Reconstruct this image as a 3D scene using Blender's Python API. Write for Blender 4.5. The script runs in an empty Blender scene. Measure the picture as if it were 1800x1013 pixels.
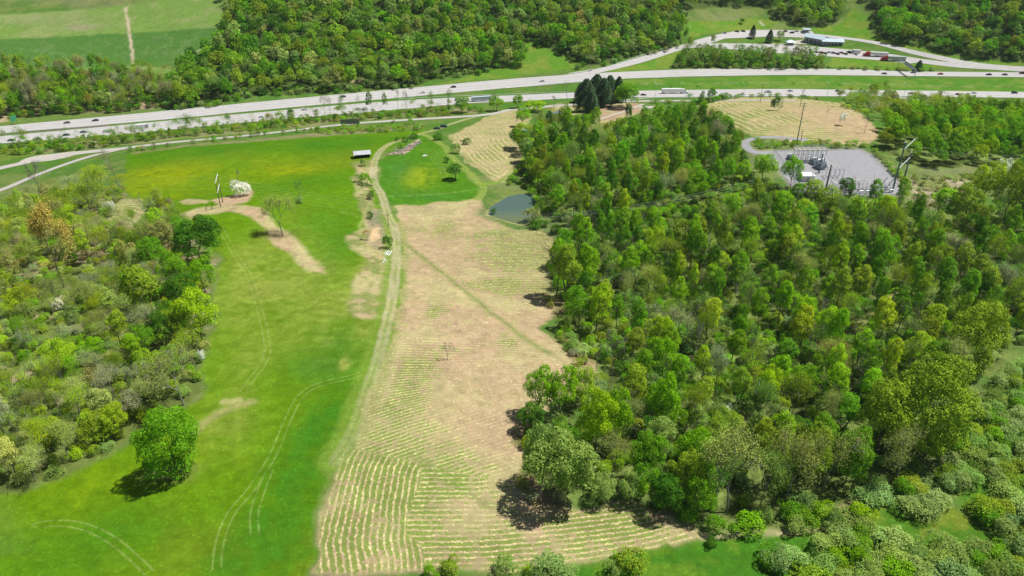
import bpy, math, random
import numpy as np
from mathutils import Vector, Matrix
R = math.radians
random.seed(7); rng = np.random.default_rng(7)
scene = bpy.context.scene

# ------------------------------------------------------------------ camera, light, exposure
F = 1400.0; PITCH = 31.8; CZ = 150.0                      # focal length in px of the 1800 px photo, metres
cam_d = bpy.data.cameras.new('camera'); cam = bpy.data.objects.new('camera', cam_d)
scene.collection.objects.link(cam); scene.camera = cam
cam.location = (0, 0, CZ); cam.rotation_euler = (R(90-PITCH), 0, 0)
cam_d.sensor_width = 36; cam_d.lens = 36*F/1800; cam_d.clip_start = 1; cam_d.clip_end = 9000
SUN_EL = 63.0; SUN_AZ = 14.0                              # azimuth measured from +X towards +Y
w = bpy.data.worlds.new('World'); scene.world = w; w.use_nodes = True
nt = w.node_tree; bg = nt.nodes['Background']
sky = nt.nodes.new('ShaderNodeTexSky'); sky.sky_type = 'NISHITA'; sky.sun_disc = False
sky.sun_elevation = R(SUN_EL); sky.sun_rotation = R(90-SUN_AZ); sky.air_density = 1.0; sky.dust_density = 1.0
nt.links.new(sky.outputs[0], bg.inputs[0]); bg.inputs[1].default_value = 0.058
sd = bpy.data.lights.new('sun', 'SUN'); sd.energy = 5.0; sd.angle = R(0.53); sd.color = (1, .97, .915)
so = bpy.data.objects.new('sun', sd); scene.collection.objects.link(so)
dv = Vector((math.cos(R(SUN_EL))*math.cos(R(SUN_AZ)), math.cos(R(SUN_EL))*math.sin(R(SUN_AZ)), math.sin(R(SUN_EL))))
so.rotation_euler = dv.to_track_quat('Z', 'Y').to_euler(); so.location = dv*400
scene.view_settings.view_transform = 'Standard'; scene.view_settings.look = 'None'
scene.view_settings.exposure = 0.02; scene.view_settings.gamma = 1
HAZE = .00004                                            # density of the air further down
scene.cycles.max_bounces = 5; scene.cycles.diffuse_bounces = 3; scene.cycles.transmission_bounces = 3
scene.cycles.glossy_bounces = 2; scene.cycles.transparent_max_bounces = 4

# ------------------------------------------------------------------ terrain height
cp, sp = math.cos(R(PITCH)), math.sin(R(PITCH))
def rays(uv):
    uv = np.atleast_2d(np.asarray(uv, float)); x = (uv[:, 0]-900)/F; y = (506.5-uv[:, 1])/F
    return np.stack([x, cp+y*sp, -sp+y*cp], 1)
CTRL = [(0,1000,0),(300,1000,0),(560,1000,0),(900,1000,-3),(1200,980,-7),(1500,980,-7),(1800,1000,-4),(300,830,0),(0,850,-2),(800,800,-2),
 (450,600,-3),(650,550,-4),(900,600,-8),(450,370,-9),(330,400,-11),(560,420,-15),(0,600,-8),(130,500,-15),(1000,560,-15),(1300,700,-9),(1700,700,-3),
 (1500,500,-8),(1200,500,-15),(870,385,-25),(930,345,-25),(900,370,-25),(1000,390,-22),(700,350,-21),(640,270,-28),(500,300,-28),(300,280,-32),(0,340,-45),
 (150,400,-24),(1100,350,-20),(1200,280,-22),(1325,270,-14),(1440,290,-14),(1560,330,-14),(1515,264,-14),(1360,266,-14),(1400,335,-14),(1380,195,-24),(1260,200,-32),(1720,300,-18),
 (1550,220,-24),(1700,220,-36),(1800,330,-18),(1000,230,-40),(780,222,-50),(900,200,-54),(0,226,-58),(0,250,-56),(400,190,-60),(400,215,-58),(600,200,-59),(900,140,-62),
 (900,175,-62),(1200,125,-62),(1200,168,-61),(1500,128,-62),(1500,165,-60),(1800,132,-62),(1800,167,-61),(1130,180,-56),(1800,205,-50),
 (1500,95,-60),(1350,60,-58),(1350,90,-60),(1600,108,-61),(200,110,-50),(200,0,-26),(0,60,-40),(0,150,-52),(450,140,-54),(450,0,-18),(700,125,-56),(700,0,-20),
 (950,100,-54),(950,0,-24),(1150,90,-56),(1150,0,-30),(1400,0,-38),(1500,50,-55),(1620,80,-52),(1700,0,-24),(1800,90,-50),(1800,0,-18)]
cr = rays([(a, b) for a, b, c in CTRL]); zc = np.array([c for a, b, c in CTRL], float)
tt = (zc-CZ)/cr[:, 2]; CX = cr[:, 0]*tt; CY = cr[:, 1]*tt
ext = [(-900,1300,30),(0,1400,40),(900,1300,40),(-400,20,0),(0,-60,0),(400,20,-2),(-700,300,-30),(700,300,-12),(-1200,800,0),(1300,800,0)]
CX = np.append(CX, [e[0] for e in ext]); CY = np.append(CY, [e[1] for e in ext]); zc = np.append(zc, [e[2] for e in ext])
S = 300.0
def kern(x, y, cx, cy):
    r2 = ((x[:, None]-cx[None])**2+(y[:, None]-cy[None])**2)/S**2+1e-12
    return r2*np.log(r2)*.5
n = len(zc); A = np.zeros((n+3, n+3)); A[:n, :n] = kern(CX, CY, CX, CY)+np.eye(n)*0.004
Pm = np.stack([np.ones(n), CX/S, CY/S], 1); A[:n, n:] = Pm; A[n:, :n] = Pm.T
Wt = np.linalg.solve(A, np.append(zc, [0, 0, 0]))
# value noise
def hash2(ix, iy, s):
    h = (ix.astype(np.int64)*374761393+iy.astype(np.int64)*668265263+s*2147483647) & 0xffffffff
    h = ((h ^ (h >> 13))*1274126177) & 0xffffffff
    return ((h ^ (h >> 16)) & 0xffff)/65535.0
def vnoise(x, y, s=0):
    ix = np.floor(x); iy = np.floor(y); fx = x-ix; fy = y-iy
    fx = fx*fx*(3-2*fx); fy = fy*fy*(3-2*fy)
    a = hash2(ix, iy, s); b = hash2(ix+1, iy, s); c = hash2(ix, iy+1, s); d = hash2(ix+1, iy+1, s)
    return (a*(1-fx)+b*fx)*(1-fy)+(c*(1-fx)+d*fx)*fy
def fbm(x, y, s=0, o=4):
    t = 0; a = .5
    for i in range(o):
        t = t+a*vnoise(x*2**i+17.3*i, y*2**i-9.1*i, s+i); a *= .5
    return t/(1-.5**o)
def Zs(x, y):
    x = np.atleast_1d(np.asarray(x, float)); y = np.atleast_1d(np.asarray(y, float)); out = np.empty_like(x)
    for i in range(0, len(x), 60000):
        a, b = x[i:i+60000], y[i:i+60000]
        out[i:i+60000] = kern(a, b, CX, CY) @ Wt[:n]+Wt[n]+Wt[n+1]*a/S+Wt[n+2]*b/S
    return out
# smooth TPS is sampled once on a coarse lattice and read back bilinearly (fast)
GX0, GX1, GY0, GY1, GS = -1500, 1500, -100, 1700, 5.0
gx = np.arange(GX0, GX1+GS, GS); gy = np.arange(GY0, GY1+GS, GS)
LX, LY = np.meshgrid(gx, gy); LZ = Zs(LX.ravel(), LY.ravel()).reshape(LX.shape)
LZ += 1.6*(fbm(LX/55, LY/55, 3, 3)-.5)
def Z(x, y):
    x = np.clip(np.asarray(x, float), GX0+1, GX1-1); y = np.clip(np.asarray(y, float), GY0+1, GY1-1)
    fx = (x-GX0)/GS; fy = (y-GY0)/GS; ix = fx.astype(int); iy = fy.astype(int); fx = fx-ix; fy = fy-iy
    # smooth (catmull-free) blend: bilinear is enough at this curvature
    return (LZ[iy, ix]*(1-fx)+LZ[iy, ix+1]*fx)*(1-fy)+(LZ[iy+1, ix]*(1-fx)+LZ[iy+1, ix+1]*fx)*fy
def P(uv):
    """points of the photo -> world points on the terrain"""
    r = rays(uv); ts = np.concatenate([np.linspace(90, 1400, 260)]); hit = np.full(len(r), 1300.0); done = np.zeros(len(r), bool)
    prev = ts[0]
    for t in ts[1:]:
        d = CZ+r[:, 2]*t-Z(r[:, 0]*t, r[:, 1]*t); new = (d < 0) & ~done
        hit[new] = t; done |= new
    lo = hit-(ts[1]-ts[0]); hi = hit.copy()
    for _ in range(14):
        m = (lo+hi)/2; d = CZ+r[:, 2]*m-Z(r[:, 0]*m, r[:, 1]*m); lo = np.where(d > 0, m, lo); hi = np.where(d > 0, hi, m)
    x = r[:, 0]*hi; y = r[:, 1]*hi
    return np.stack([x, y, Z(x, y)], 1)
def P1(u, v): return P([(u, v)])[0]
def depth(p): return p[1]*cp+(CZ-p[2])*sp
def hscale(p, v): return F/depth(p)*(cp+sp*(506.5-v)/F)       # px per metre of height
def wscale(p): return F/depth(p)
def proj(p):
    p = np.atleast_2d(p); d = p[:, 1]*cp+(CZ-p[:, 2])*sp; yc = p[:, 1]*sp-(CZ-p[:, 2])*cp
    return np.stack([900+F*p[:, 0]/d, 506.5-F*yc/d, d], 1)

# ------------------------------------------------------------------ helpers
def tag(o, label=None, cat=None, group=None, kind=None):
    if label: o['label'] = label
    if cat: o['category'] = cat
    if group: o['group'] = group
    if kind: o['kind'] = kind
    return o
def link(o, parent=None):
    scene.collection.objects.link(o)
    if parent: o.parent = parent
    return o
def empty(name, loc, rz=0):
    o = bpy.data.objects.new(name, None); o.location = loc; o.rotation_euler = (0, 0, rz); o.empty_display_size = .5
    return link(o)
def mat(name, col=(.5, .5, .5), rough=.7, metal=0, noise=0, nscale=5, spec=.3):
    m = bpy.data.materials.new(name); m.use_nodes = True; t = m.node_tree; b = t.nodes['Principled BSDF']
    b.inputs['Roughness'].default_value = rough; b.inputs['Metallic'].default_value = metal
    b.inputs['Specular IOR Level'].default_value = spec
    if noise:
        tc = t.nodes.new('ShaderNodeTexCoord'); nz = t.nodes.new('ShaderNodeTexNoise'); nz.inputs['Scale'].default_value = nscale
        nz.inputs['Detail'].default_value = 6; mr = t.nodes.new('ShaderNodeMapRange')
        mr.inputs[1].default_value = .3; mr.inputs[2].default_value = .7; mr.inputs[3].default_value = 1-noise; mr.inputs[4].default_value = 1+noise
        vm = t.nodes.new('ShaderNodeVectorMath'); vm.operation = 'SCALE'; vm.inputs[0].default_value = col
        t.links.new(tc.outputs['Object'], nz.inputs['Vector']); t.links.new(nz.outputs['Fac'], mr.inputs[0])
        t.links.new(mr.outputs[0], vm.inputs['Scale']); t.links.new(vm.outputs[0], b.inputs['Base Color'])
    else: b.inputs['Base Color'].default_value = (*col, 1)
    return m
class MB:
    def __init__(s): s.v = []; s.f = []
    def add(s, vs, fs):
        k = len(s.v); s.v += [tuple(v) for v in vs]; s.f += [tuple(i+k for i in f) for f in fs]
    def box(s, x0, x1, y0, y1, z0, z1, M=None):
        vs = [Vector((x, y, z)) for z in (z0, z1) for x, y in ((x0, y0), (x1, y0), (x1, y1), (x0, y1))]
        if M: vs = [M @ v for v in vs]
        s.add(vs, [(3, 2, 1, 0), (4, 5, 6, 7), (0, 1, 5, 4), (1, 2, 6, 5), (2, 3, 7, 6), (3, 0, 4, 7)])
    def tube(s, pts, rad, k=5, cap=True):
        pts = [Vector(p) for p in pts]; rad = rad if hasattr(rad, '__len__') else [rad]*len(pts); rings = []
        for i, p in enumerate(pts):
            d = (pts[min(i+1, len(pts)-1)]-pts[max(i-1, 0)]).normalized()
            a = d.orthogonal().normalized() if abs(d.z) > .9 else d.cross(Vector((0, 0, 1))).normalized(); b = d.cross(a)
            rings.append([p+(a*math.cos(6.2832*j/k)+b*math.sin(6.2832*j/k))*rad[i] for j in range(k)])
        vs = [v for r in rings for v in r]; fs = []
        for i in range(len(pts)-1):
            for j in range(k): fs.append((i*k+j, i*k+(j+1) % k, (i+1)*k+(j+1) % k, (i+1)*k+j))
        if cap: fs.append(tuple(range(k))[::-1]); fs.append(tuple((len(pts)-1)*k+j for j in range(k)))
        s.add(vs, fs)
    def prism(s, prof, y0, y1):                         # profile in x,z extruded along y
        k = len(prof); vs = [(x, y0, z) for x, z in prof]+[(x, y1, z) for x, z in prof]
        s.add(vs, [tuple(range(k)), tuple(range(2*k-1, k-1, -1))]+[(i, i+k, (i+1) % k+k, (i+1) % k) for i in range(k)])
    def build(s, name, m, parent=None, bevel=0):
        me = bpy.data.meshes.new(name); me.from_pydata(s.v, [], s.f); me.materials.append(m)
        o = bpy.data.objects.new(name, me); link(o, parent)
        import bmesh
        b = bmesh.new(); b.from_mesh(me); bmesh.ops.recalc_face_normals(b, faces=b.faces); b.to_mesh(me); b.free()
        return o
def npmesh(name, verts, faces_flat, nper, m):
    me = bpy.data.meshes.new(name); nf = len(faces_flat)//nper
    me.vertices.add(len(verts)); me.vertices.foreach_set('co', np.ascontiguousarray(verts, np.float32).ravel())
    me.loops.add(len(faces_flat)); me.loops.foreach_set('vertex_index', np.ascontiguousarray(faces_flat, np.int32).ravel())
    me.polygons.add(nf); me.polygons.foreach_set('loop_start', np.arange(0, nf*nper, nper, dtype=np.int32))
    me.update(calc_edges=False)
    if m: me.materials.append(m)
    return me
def copy_tree(o, parent=None):
    c = o.copy(); scene.collection.objects.link(c); c.parent = parent
    for ch in o.children: copy_tree(ch, c)
    return c
def seg_dist(px, py, line, closed=False):
    """unsigned distance of points to a polyline"""
    L = list(line)+([line[0]] if closed else []); d = np.full(px.shape, 1e9)
    for (ax, ay), (bx, by) in zip(L[:-1], L[1:]):
        dx, dy = bx-ax, by-ay; t = np.clip(((px-ax)*dx+(py-ay)*dy)/(dx*dx+dy*dy+1e-9), 0, 1)
        d = np.minimum(d, (px-ax-t*dx)**2+(py-ay-t*dy)**2)
    return np.sqrt(d)
def inside(px, py, poly):
    c = np.zeros(px.shape, bool); k = len(poly)
    for i in range(k):
        ax, ay = poly[i]; bx, by = poly[(i+1) % k]
        if ay == by: continue
        c ^= ((ay > py) != (by > py)) & (px < (bx-ax)*(py-ay)/(by-ay)+ax)
    return c
def sdist(px, py, poly, reach=30.0):
    """signed distance, + inside, only exact within `reach` of the polygon"""
    out = np.full(px.shape, -1e3); q = np.array(poly)
    m = (px > q[:, 0].min()-reach) & (px < q[:, 0].max()+reach) & (py > q[:, 1].min()-reach) & (py < q[:, 1].max()+reach)
    d = seg_dist(px[m], py[m], poly, True); ins = inside(px[m], py[m], poly); out[m] = np.where(ins, d, -d)
    return out
def W2(pts): return [(p[0], p[1]) for p in P(pts)]
def dense(pts, k=6):
    """catmull-rom through points"""
    p = [np.array(q, float) for q in pts]; p = [2*p[0]-p[1]]+p+[2*p[-1]-p[-2]]; out = []
    for i in range(1, len(p)-2):
        for j in range(k):
            t = j/k; out.append(.5*((2*p[i])+(-p[i-1]+p[i+1])*t+(2*p[i-1]-5*p[i]+4*p[i+1]-p[i+2])*t*t+(-p[i-1]+3*p[i]-3*p[i+1]+p[i+2])*t**3))
    out.append(p[-2]); return out

# ------------------------------------------------------------------ regions (corners picked on the photo, then laid on the terrain)
HAY1 = [(698,364),(760,358),(845,350),(868,388),(905,402),(950,408),(975,425),(990,450),(965,480),(985,530),(950,580),(1000,625),(1050,640),(1060,670),(1000,700),(940,745),(895,775),(925,815),(910,850),(935,885),(1010,893),(1095,880),(1165,900),(1240,942),(1130,968),(1000,988),(850,1002),(700,1008),(558,1006),(553,960),(572,880),(612,790),(640,710),(668,640),(692,570),(708,500),(706,430),(694,390)]
HAY2 = [(790,238),(850,208),(905,193),(935,200),(915,235),(925,270),(905,300),(888,322),(860,315),(820,285),(800,262)]
HAY3 = [(1215,190),(1290,172),(1400,172),(1480,182),(1530,215),(1545,240),(1520,256),(1400,252),(1330,240),(1300,232),(1245,205)]
HAY4 = [(195,352),(245,350),(258,385),(225,400),(190,385),(176,372)]
MEAD2 = [(666,285),(700,258),(740,238),(775,258),(800,290),(845,335),(840,350),(760,358),(690,362),(668,330)]
MEADOW = [(225,270),(420,252),(620,236),(755,228),(700,252),(664,278),(655,305),(660,340),(685,380),(700,430),(695,520),(668,620),(630,720),(590,800),(555,900),(548,1030),(-200,1100),(-100,895),(60,860),(150,820),(240,770),(330,715),(360,680),(365,610),(380,560),(378,500),(385,450),(330,395),(300,360),(215,345)]
UPFIELD = [(-150,35),(0,25),(400,-20),(395,60),(365,95),(330,118),(320,128),(-150,120)]
UPDARK = [(-150,75),(0,68),(180,60),(385,48),(380,75),(330,118),(200,118),(-150,120)]
POND = [(858,376),(867,365),(880,357),(894,349),(912,345),(934,344),(946,354),(948,374),(934,390),(920,395),(900,391),(880,385)]
PAD = [(1322,268),(1362,265.5),(1440,264),(1513,263),(1534,274),(1556,296),(1577,318),(1580,342),(1500,346),(1400,338),(1372,302),(1350,279)]
WOODL = [(-150,420),(0,398),(50,345),(140,335),(215,330),(222,348),(186,372),(186,395),(225,408),(262,392),(262,352),(300,352),(305,395),(345,430),(378,455),(368,520),(372,590),(352,640),(357,700),(300,728),(235,765),(185,800),(100,848),(0,872),(-150,905)]
STRIPL = [(-150,205),(-150,150),(0,128),(80,130),(150,125),(215,135),(260,150),(300,165),(330,185),(270,190),(185,200),(100,203),(0,212)]
HILL = [(280,190),(300,150),(345,112),(375,85),(395,45),(398,-60),(1500,-60),(1440,0),(1350,15),(1260,12),(1200,18),(1205,60),(1195,82),(1120,98),(1060,113),(1020,118),(1005,105),(960,85),(925,75),(918,100),(905,112),(870,125),(760,140),(720,155),(620,160),(540,165),(440,168),(380,185),(330,192)]
HILLR = [(1540,70),(1535,30),(1520,0),(1500,-60),(2000,-60),(2000,115),(1800,108),(1720,102),(1650,92),(1600,80)]
HILLM = [(1355,20),(1400,0),(1490,-10),(1482,25),(1465,42),(1440,50),(1400,48),(1372,38)]
STRIPR = [(1182,118),(1195,106),(1260,100),(1330,102),(1400,108),(1450,114),(1452,122),(1300,122),(1180,120)]
WOODM = [(935,240),(960,228),(1000,232),(1060,240),(1130,235),(1180,218),(1235,215),(1300,250),(1308,300),(1325,318),(1370,330),(1400,345),(1500,352),(1590,350),(1640,400),(1720,380),(1800,330),(2000,330),(2000,560),(1800,610),(1715,660),(1700,740),(1650,800),(1560,860),(1440,900),(1330,908),(1230,905),(1130,885),(1040,862),(985,872),(925,845),(935,810),(915,772),(940,745),(1000,705),(1050,690),(1060,640),(1010,620),(965,590),(1000,545),(960,500),(990,440),(1000,400),(955,375),(945,330),(932,290)]
WOODR = [(1548,262),(1550,225),(1590,212),(1680,212),(1760,205),(2000,205),(2000,330),(1800,320),(1720,290),(1650,300),(1600,300)]
MOUND = [(1500,935),(1420,935),(1320,975),(1330,1060),(2000,1060),(2000,600),(1800,640),(1740,690),(1720,760),(1660,840),(1700,900),(1600,860),(1540,895)]
ISLAND = [(0,1)]
w_ = {k: W2(v) for k, v in dict(HAY1=HAY1, HAY2=HAY2, HAY3=HAY3, HAY4=HAY4, MEAD2=MEAD2, MEADOW=MEADOW, UPFIELD=UPFIELD, UPDARK=UPDARK, POND=POND, PAD=PAD, WOODL=WOODL, STRIPL=STRIPL, HILL=HILL, HILLR=HILLR, HILLM=HILLM, STRIPR=STRIPR, WOODM=WOODM, WOODR=WOODR, MOUND=MOUND).items()}
POND_Z = float(np.mean(Z(*np.array(w_['POND']).T)))-.5

# ------------------------------------------------------------------ ground mesh: rows and columns grow with the distance from the valley's near end
NR = 900; NC = 900
yr = 45*np.exp(np.linspace(0, math.log(1250/45), NR)); yr = np.append(yr, [1330, 1450, 1600])
sc = np.linspace(-.86, .86, NC); sc = np.concatenate([[-2.0, -1.5, -1.1], sc, [1.1, 1.5, 2.0]])
NR = len(yr); NC = len(sc)
GXv = (yr[:, None]*sc[None]+np.sign(sc)[None]*0).ravel(); GYv = np.repeat(yr, NC)
GXv = np.clip(GXv, -1490, 1490)
xs, ys = GXv, GYv
wx = xs+3.0*(vnoise(xs/9, ys/9, 5)-.5)+1.6*(vnoise(xs/2.5, ys/2.5, 6)-.5); wy = ys+3.0*(vnoise(xs/9, ys/9, 7)-.5)+1.6*(vnoise(xs/2.5, ys/2.5, 8)-.5)
def sm(d, a=-1.0, b=1.0): t = np.clip((d-a)/(b-a), 0, 1); return t*t*(3-2*t)
def mask(name, soft=1.2): return sm(sdist(wx, wy, w_[name]), -soft, soft)
N1 = fbm(xs/60, ys/60, 11, 4); N2 = fbm(xs/14, ys/14, 12, 4); N3 = fbm(xs/3.2, ys/3.2, 13, 3); N4 = fbm(xs/120, ys/45, 14, 3)
def C(*c): return np.array(c, float)[None, :]
def mix(a, b, t): return a+(b-a)*t[:, None]
def splat(u, v, ru, rv, rot=0):
    """soft blob centred on a photo point, radii in photo px turned into metres on the ground"""
    p = P1(u, v); q = P([(u+ru, v)])[0]; s = P([(u, v-rv)])[0]
    a = max(abs(q[0]-p[0]), 1); b = max(math.hypot(s[0]-p[0], s[1]-p[1]), 1)
    dx = wx-p[0]; dy = wy-p[1]
    if rot: c_, s_ = math.cos(R(rot)), math.sin(R(rot)); dx, dy = dx*c_+dy*s_, -dx*s_+dy*c_
    return np.exp(-((dx/a)**2+(dy/b)**2))*np.clip(-.25+1.2*N2+1.3*N3, 0, 1.5)
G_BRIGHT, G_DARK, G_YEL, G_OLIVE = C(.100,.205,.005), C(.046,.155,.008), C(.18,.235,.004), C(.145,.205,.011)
STRAW, PINK, SWATH, SOIL = C(.40,.35,.17), C(.41,.30,.18), C(.60,.55,.30), C(.23,.15,.09)
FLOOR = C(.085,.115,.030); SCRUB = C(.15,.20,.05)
# rough ground everywhere by default
col = mix(mix(SCRUB, C(.085,.16,.03), sm(N2, .4, .6)), C(.20,.19,.10), sm(N1, .55, .75)*.5)
hay = np.zeros(len(xs)); rowd = np.zeros(len(xs)); green = np.zeros(len(xs))
# verge and median grass near the highway
vg = sm(ys, 420, 470)*sm(-ys, -830, -800)
col = mix(col, mix(C(.095,.17,.03), C(.07,.17,.02), sm(N2, .4, .6)), vg*.7)
# upper field
m = mask('UPFIELD', 4); c = mix(C(.15,.245,.05), C(.20,.26,.08), sm(N2, .45, .65)); c = mix(c, C(.25,.24,.13), np.clip(splat(145,48,40,5)+splat(90,35,90,8)*.5, 0, .8)); col = mix(col, c, m)
m = mask('UPDARK', 2); col = mix(col, mix(C(.07,.165,.030), C(.105,.185,.05), sm(N3*.5+N2*.5, .5, .65)), m)
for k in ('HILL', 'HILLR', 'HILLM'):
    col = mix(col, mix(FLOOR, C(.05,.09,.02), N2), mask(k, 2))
# bright grass slopes among the far woods
for poly in ([(920,132),(850,140),(760,150),(900,112),(918,96),(925,72),(960,85),(1010,106),(1025,116),(1000,124)], [(1195,62),(1210,38),(1330,30),(1372,38),(1345,52),(1280,54),(1215,66)], [(1395,52),(1470,45),(1490,25),(1500,15),(1530,30),(1530,62),(1600,82),(1660,96),(1800,112),(1800,121),(1700,112),(1560,84),(1480,66)], [(1060,122),(1130,110),(1200,88),(1175,120),(1060,127)], [(1480,85),(1560,98),(1700,117),(1570,123),(1450,118)]):
    m = sm(sdist(wx, wy, W2(poly)), -2, 2); col = mix(col, mix(C(.10,.215,.02), C(.15,.22,.03), sm(N2, .42, .6)), m)
# median
for poly in ([(1050,141),(1350,134),(1800,137),(2000,138),(2000,161),(1800,161),(1350,156),(1130,160),(1010,160)],):
    m = sm(sdist(wx, wy, W2(poly)), -1, 1); col = mix(col, mix(C(.075,.185,.018), C(.13,.21,.03), sm(N2, .4, .65)), m)
dl = seg_dist(wx, wy, W2([(1130,147),(1350,145),(1500,147),(1800,152)])); col = mix(col, C(.20,.24,.10), sm(-dl, -3, -1)*sm(N3, .45, .6)*.8)
# meadows
m = mask('MEADOW', 1.5)
c = mix(G_BRIGHT, G_OLIVE, sm(N2*.4+N1*.6, .5, .68)*.7)
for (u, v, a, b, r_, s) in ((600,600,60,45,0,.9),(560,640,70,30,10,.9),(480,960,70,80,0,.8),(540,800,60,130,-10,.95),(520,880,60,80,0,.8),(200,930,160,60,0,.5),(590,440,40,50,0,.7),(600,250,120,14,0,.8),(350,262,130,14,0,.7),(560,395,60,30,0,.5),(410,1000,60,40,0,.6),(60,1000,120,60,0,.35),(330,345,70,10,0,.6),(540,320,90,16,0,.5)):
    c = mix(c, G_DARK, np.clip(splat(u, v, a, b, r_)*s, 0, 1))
for (u, v, a, b, s) in ((285,312,80,20,1.0),(510,300,55,8,1.0),(310,345,70,8,.6),(250,330,40,10,.7),(480,280,60,9,.35),(440,315,60,10,.4),(330,790,60,60,.3),(130,860,100,50,.3)):
    c = mix(c, G_YEL*1.05, np.clip(splat(u, v, a, b)*s, 0, .9))
for (u, v, a, b, s) in ((470,500,60,80,.55),(420,480,40,60,.5),(560,540,70,60,.45),(440,640,40,50,.3),(600,640,12,10,.9),(645,560,18,40,.8),(400,750,50,40,.5),(540,480,40,40,.4),(620,500,20,60,.6)):
    c = mix(c, C(.23,.27,.05), np.clip(splat(u, v, a, b)*s, 0, .8))
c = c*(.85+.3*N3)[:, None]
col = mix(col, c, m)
m = mask('MEAD2', 1.0); c = mix(C(.05,.165,.010), C(.08,.19,.008), N1); c = mix(c, C(.22,.28,.012), np.clip(splat(735,312,30,18)*.9, 0, .8)); c = mix(c, C(.045,.16,.03), np.clip(splat(700,300,30,20)*.5+splat(760,345,60,8)*.5, 0, .8)); col = mix(col, c*(.85+.3*N3)[:, None], m)
def stroke(pts, wid, colr, amt=1.0, soft=.6, patch=0):
    global col
    d = seg_dist(wx*.5+xs*.5, wy*.5+ys*.5, W2(dense(pts, 4))); t = sm(-d, -wid-soft, -wid+soft)*amt
    if patch: t = t*sm(N2*.6+N3*.4, patch-.1, patch+.1)
    col = mix(col, colr, t); return t
# bare strips on the near knoll
def patch(poly, cc, soft=1.5, amt=1.0):
    global col
    m = sm(sdist(wx, wy, W2(poly)), -soft, soft)*amt; col = mix(col, cc*(.8+.4*N3)[:, None] if cc.shape[0] == 1 else cc, m); return m
strawmix = mix(STRAW, PINK, sm(N2, .4, .62))
patch([(318,376),(345,366),(400,360),(450,362),(475,372),(482,395),(520,420),(560,458),(568,480),(540,475),(510,448),(480,425),(462,402),(438,382),(400,372),(352,378),(335,388)], strawmix*(.85+.3*N3)[:, None], 1.8)
patch([(365,352),(405,345),(440,334),(446,340),(436,355),(400,362),(380,362)], mix(PINK, SOIL, sm(N2, .5, .7)), 1.2)
patch([(312,355),(330,350),(365,352),(360,358),(318,360)], STRAW*.9, 1)
patch([(410,372),(640,372),(620,376)], STRAW, 1, .0)
# the rough strip beside the track
patch([(622,285),(655,280),(662,300),(650,330),(662,365),(690,390),(700,430),(700,500),(690,560),(672,560),(640,560),(612,545),(615,500),(640,460),(612,430),(606,415),(640,400),(632,360),(620,320)], mix(strawmix, C(.16,.21,.05), sm(N2*.6+N3*.4, .46, .58)*.8), 1.8, .9)
patch([(648,372),(668,368),(678,390),(676,430),(655,440),(640,410)], mix(C(.16,.18,.10), C(.30,.24,.15), sm(N3, .45, .6)), 1.5, .8)
patch([(650,400),(664,398),(668,420),(650,424)], C(.55,.40,.22), 1)
patch([(704,264),(735,244),(742,246),(726,258),(712,272),(690,272),(672,276)], mix(C(.42,.34,.25), C(.18,.12,.08), sm(N3, .48, .56)), .8)
patch([(1280,190),(1281,191),(1280,192)], STRAW, 1, 0)
# dirt yard by the far house
patch([(1045,190),(1075,180),(1120,182),(1130,192),(1110,205),(1060,222),(1048,235),(1030,232),(1042,210)], mix(C(.36,.25,.16), STRAW, sm(N2, .45, .6)), 1.5)
patch([(960,188),(1010,182),(1040,188),(1030,200),(980,205)], mix(C(.20,.21,.06), STRAW, sm(N2, .5, .7)), 2)
# mown hay fields: windrows follow the borders
def hayfield(name, line_px, spacing, bare, gr, soft=1.0, kx=0, alt=None):
    global col, hay, rowd, green
    m = mask(name, soft); d = seg_dist(xs, ys, W2(line_px))
    if alt is not None: d = np.where(alt[0], alt[1], d)
    d = d+1.1*(N2-.5)*spacing
    c = mix(STRAW, PINK, np.clip(bare, 0, 1)); c = c*(.82+.36*N3)[:, None]
    g = np.clip(gr, 0, 1); col = mix(col, c, m)
    on = m > .02; rowd[on] = d[on]/spacing; hay = np.maximum(hay, m); green = np.where(on, g*m, green)
dleft = seg_dist(xs, ys, W2([(712,440),(700,520),(662,650),(630,740),(590,810),(566,880),(550,960),(556,1010)]))
dbot = seg_dist(xs, ys, W2([(400,1012),(558,1006),(850,1000),(1000,986),(1130,966),(1240,940)]))
g = .24+.60*sm(N2*.5+N1*.5, .44, .66)
bare = sm(N1*.5+N2*.5, .42, .6)
for (u, v, a, b, s) in ((700,850,90,60,.8),(720,720,60,40,.45),(640,760,60,60,.35),(900,960,260,30,.45),(820,820,60,40,.4),(780,770,50,30,.3),(700,560,30,60,.3),(870,410,26,8,1.0),(860,450,60,10,.15),(900,500,60,14,.15),(700,480,30,25,.4),(750,400,50,20,.45),(900,600,30,20,.4),(880,690,40,14,.3),(740,880,120,50,.5),(1080,930,100,20,.4),(760,530,14,40,.4),(720,650,60,30,.4)):
    g = g+splat(u, v, a, b)*s
for (u, v, a, b, s) in ((850,720,90,60,.8),(830,580,60,50,.6),(800,440,60,50,.5),(950,660,90,30,1.),(740,430,30,40,.5),(850,380,40,20,.6),(930,870,20,60,1.0),(880,760,50,40,.9),(730,540,30,60,.5),(950,560,40,40,.5),(700,380,40,14,.6),(840,890,40,20,.5)):
    q = splat(u, v, a, b)*s; g = g-q; bare = bare+q*.8
kk_ = .10+.50*sm(-ys, -P1(750, 640)[1], -P1(750, 720)[1]); curve = ys-kk_*(xs+40)+.0006*(xs+20)**2
up = (ys > P1(700, 790)[1]+6*(N1-.5)*8)
alt_mask = (dleft > 19+9*N2) | up; altd = np.where(up, curve, dbot)
edge = sm(-dleft, -7, -3)*up; g = g-edge*.7
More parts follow.
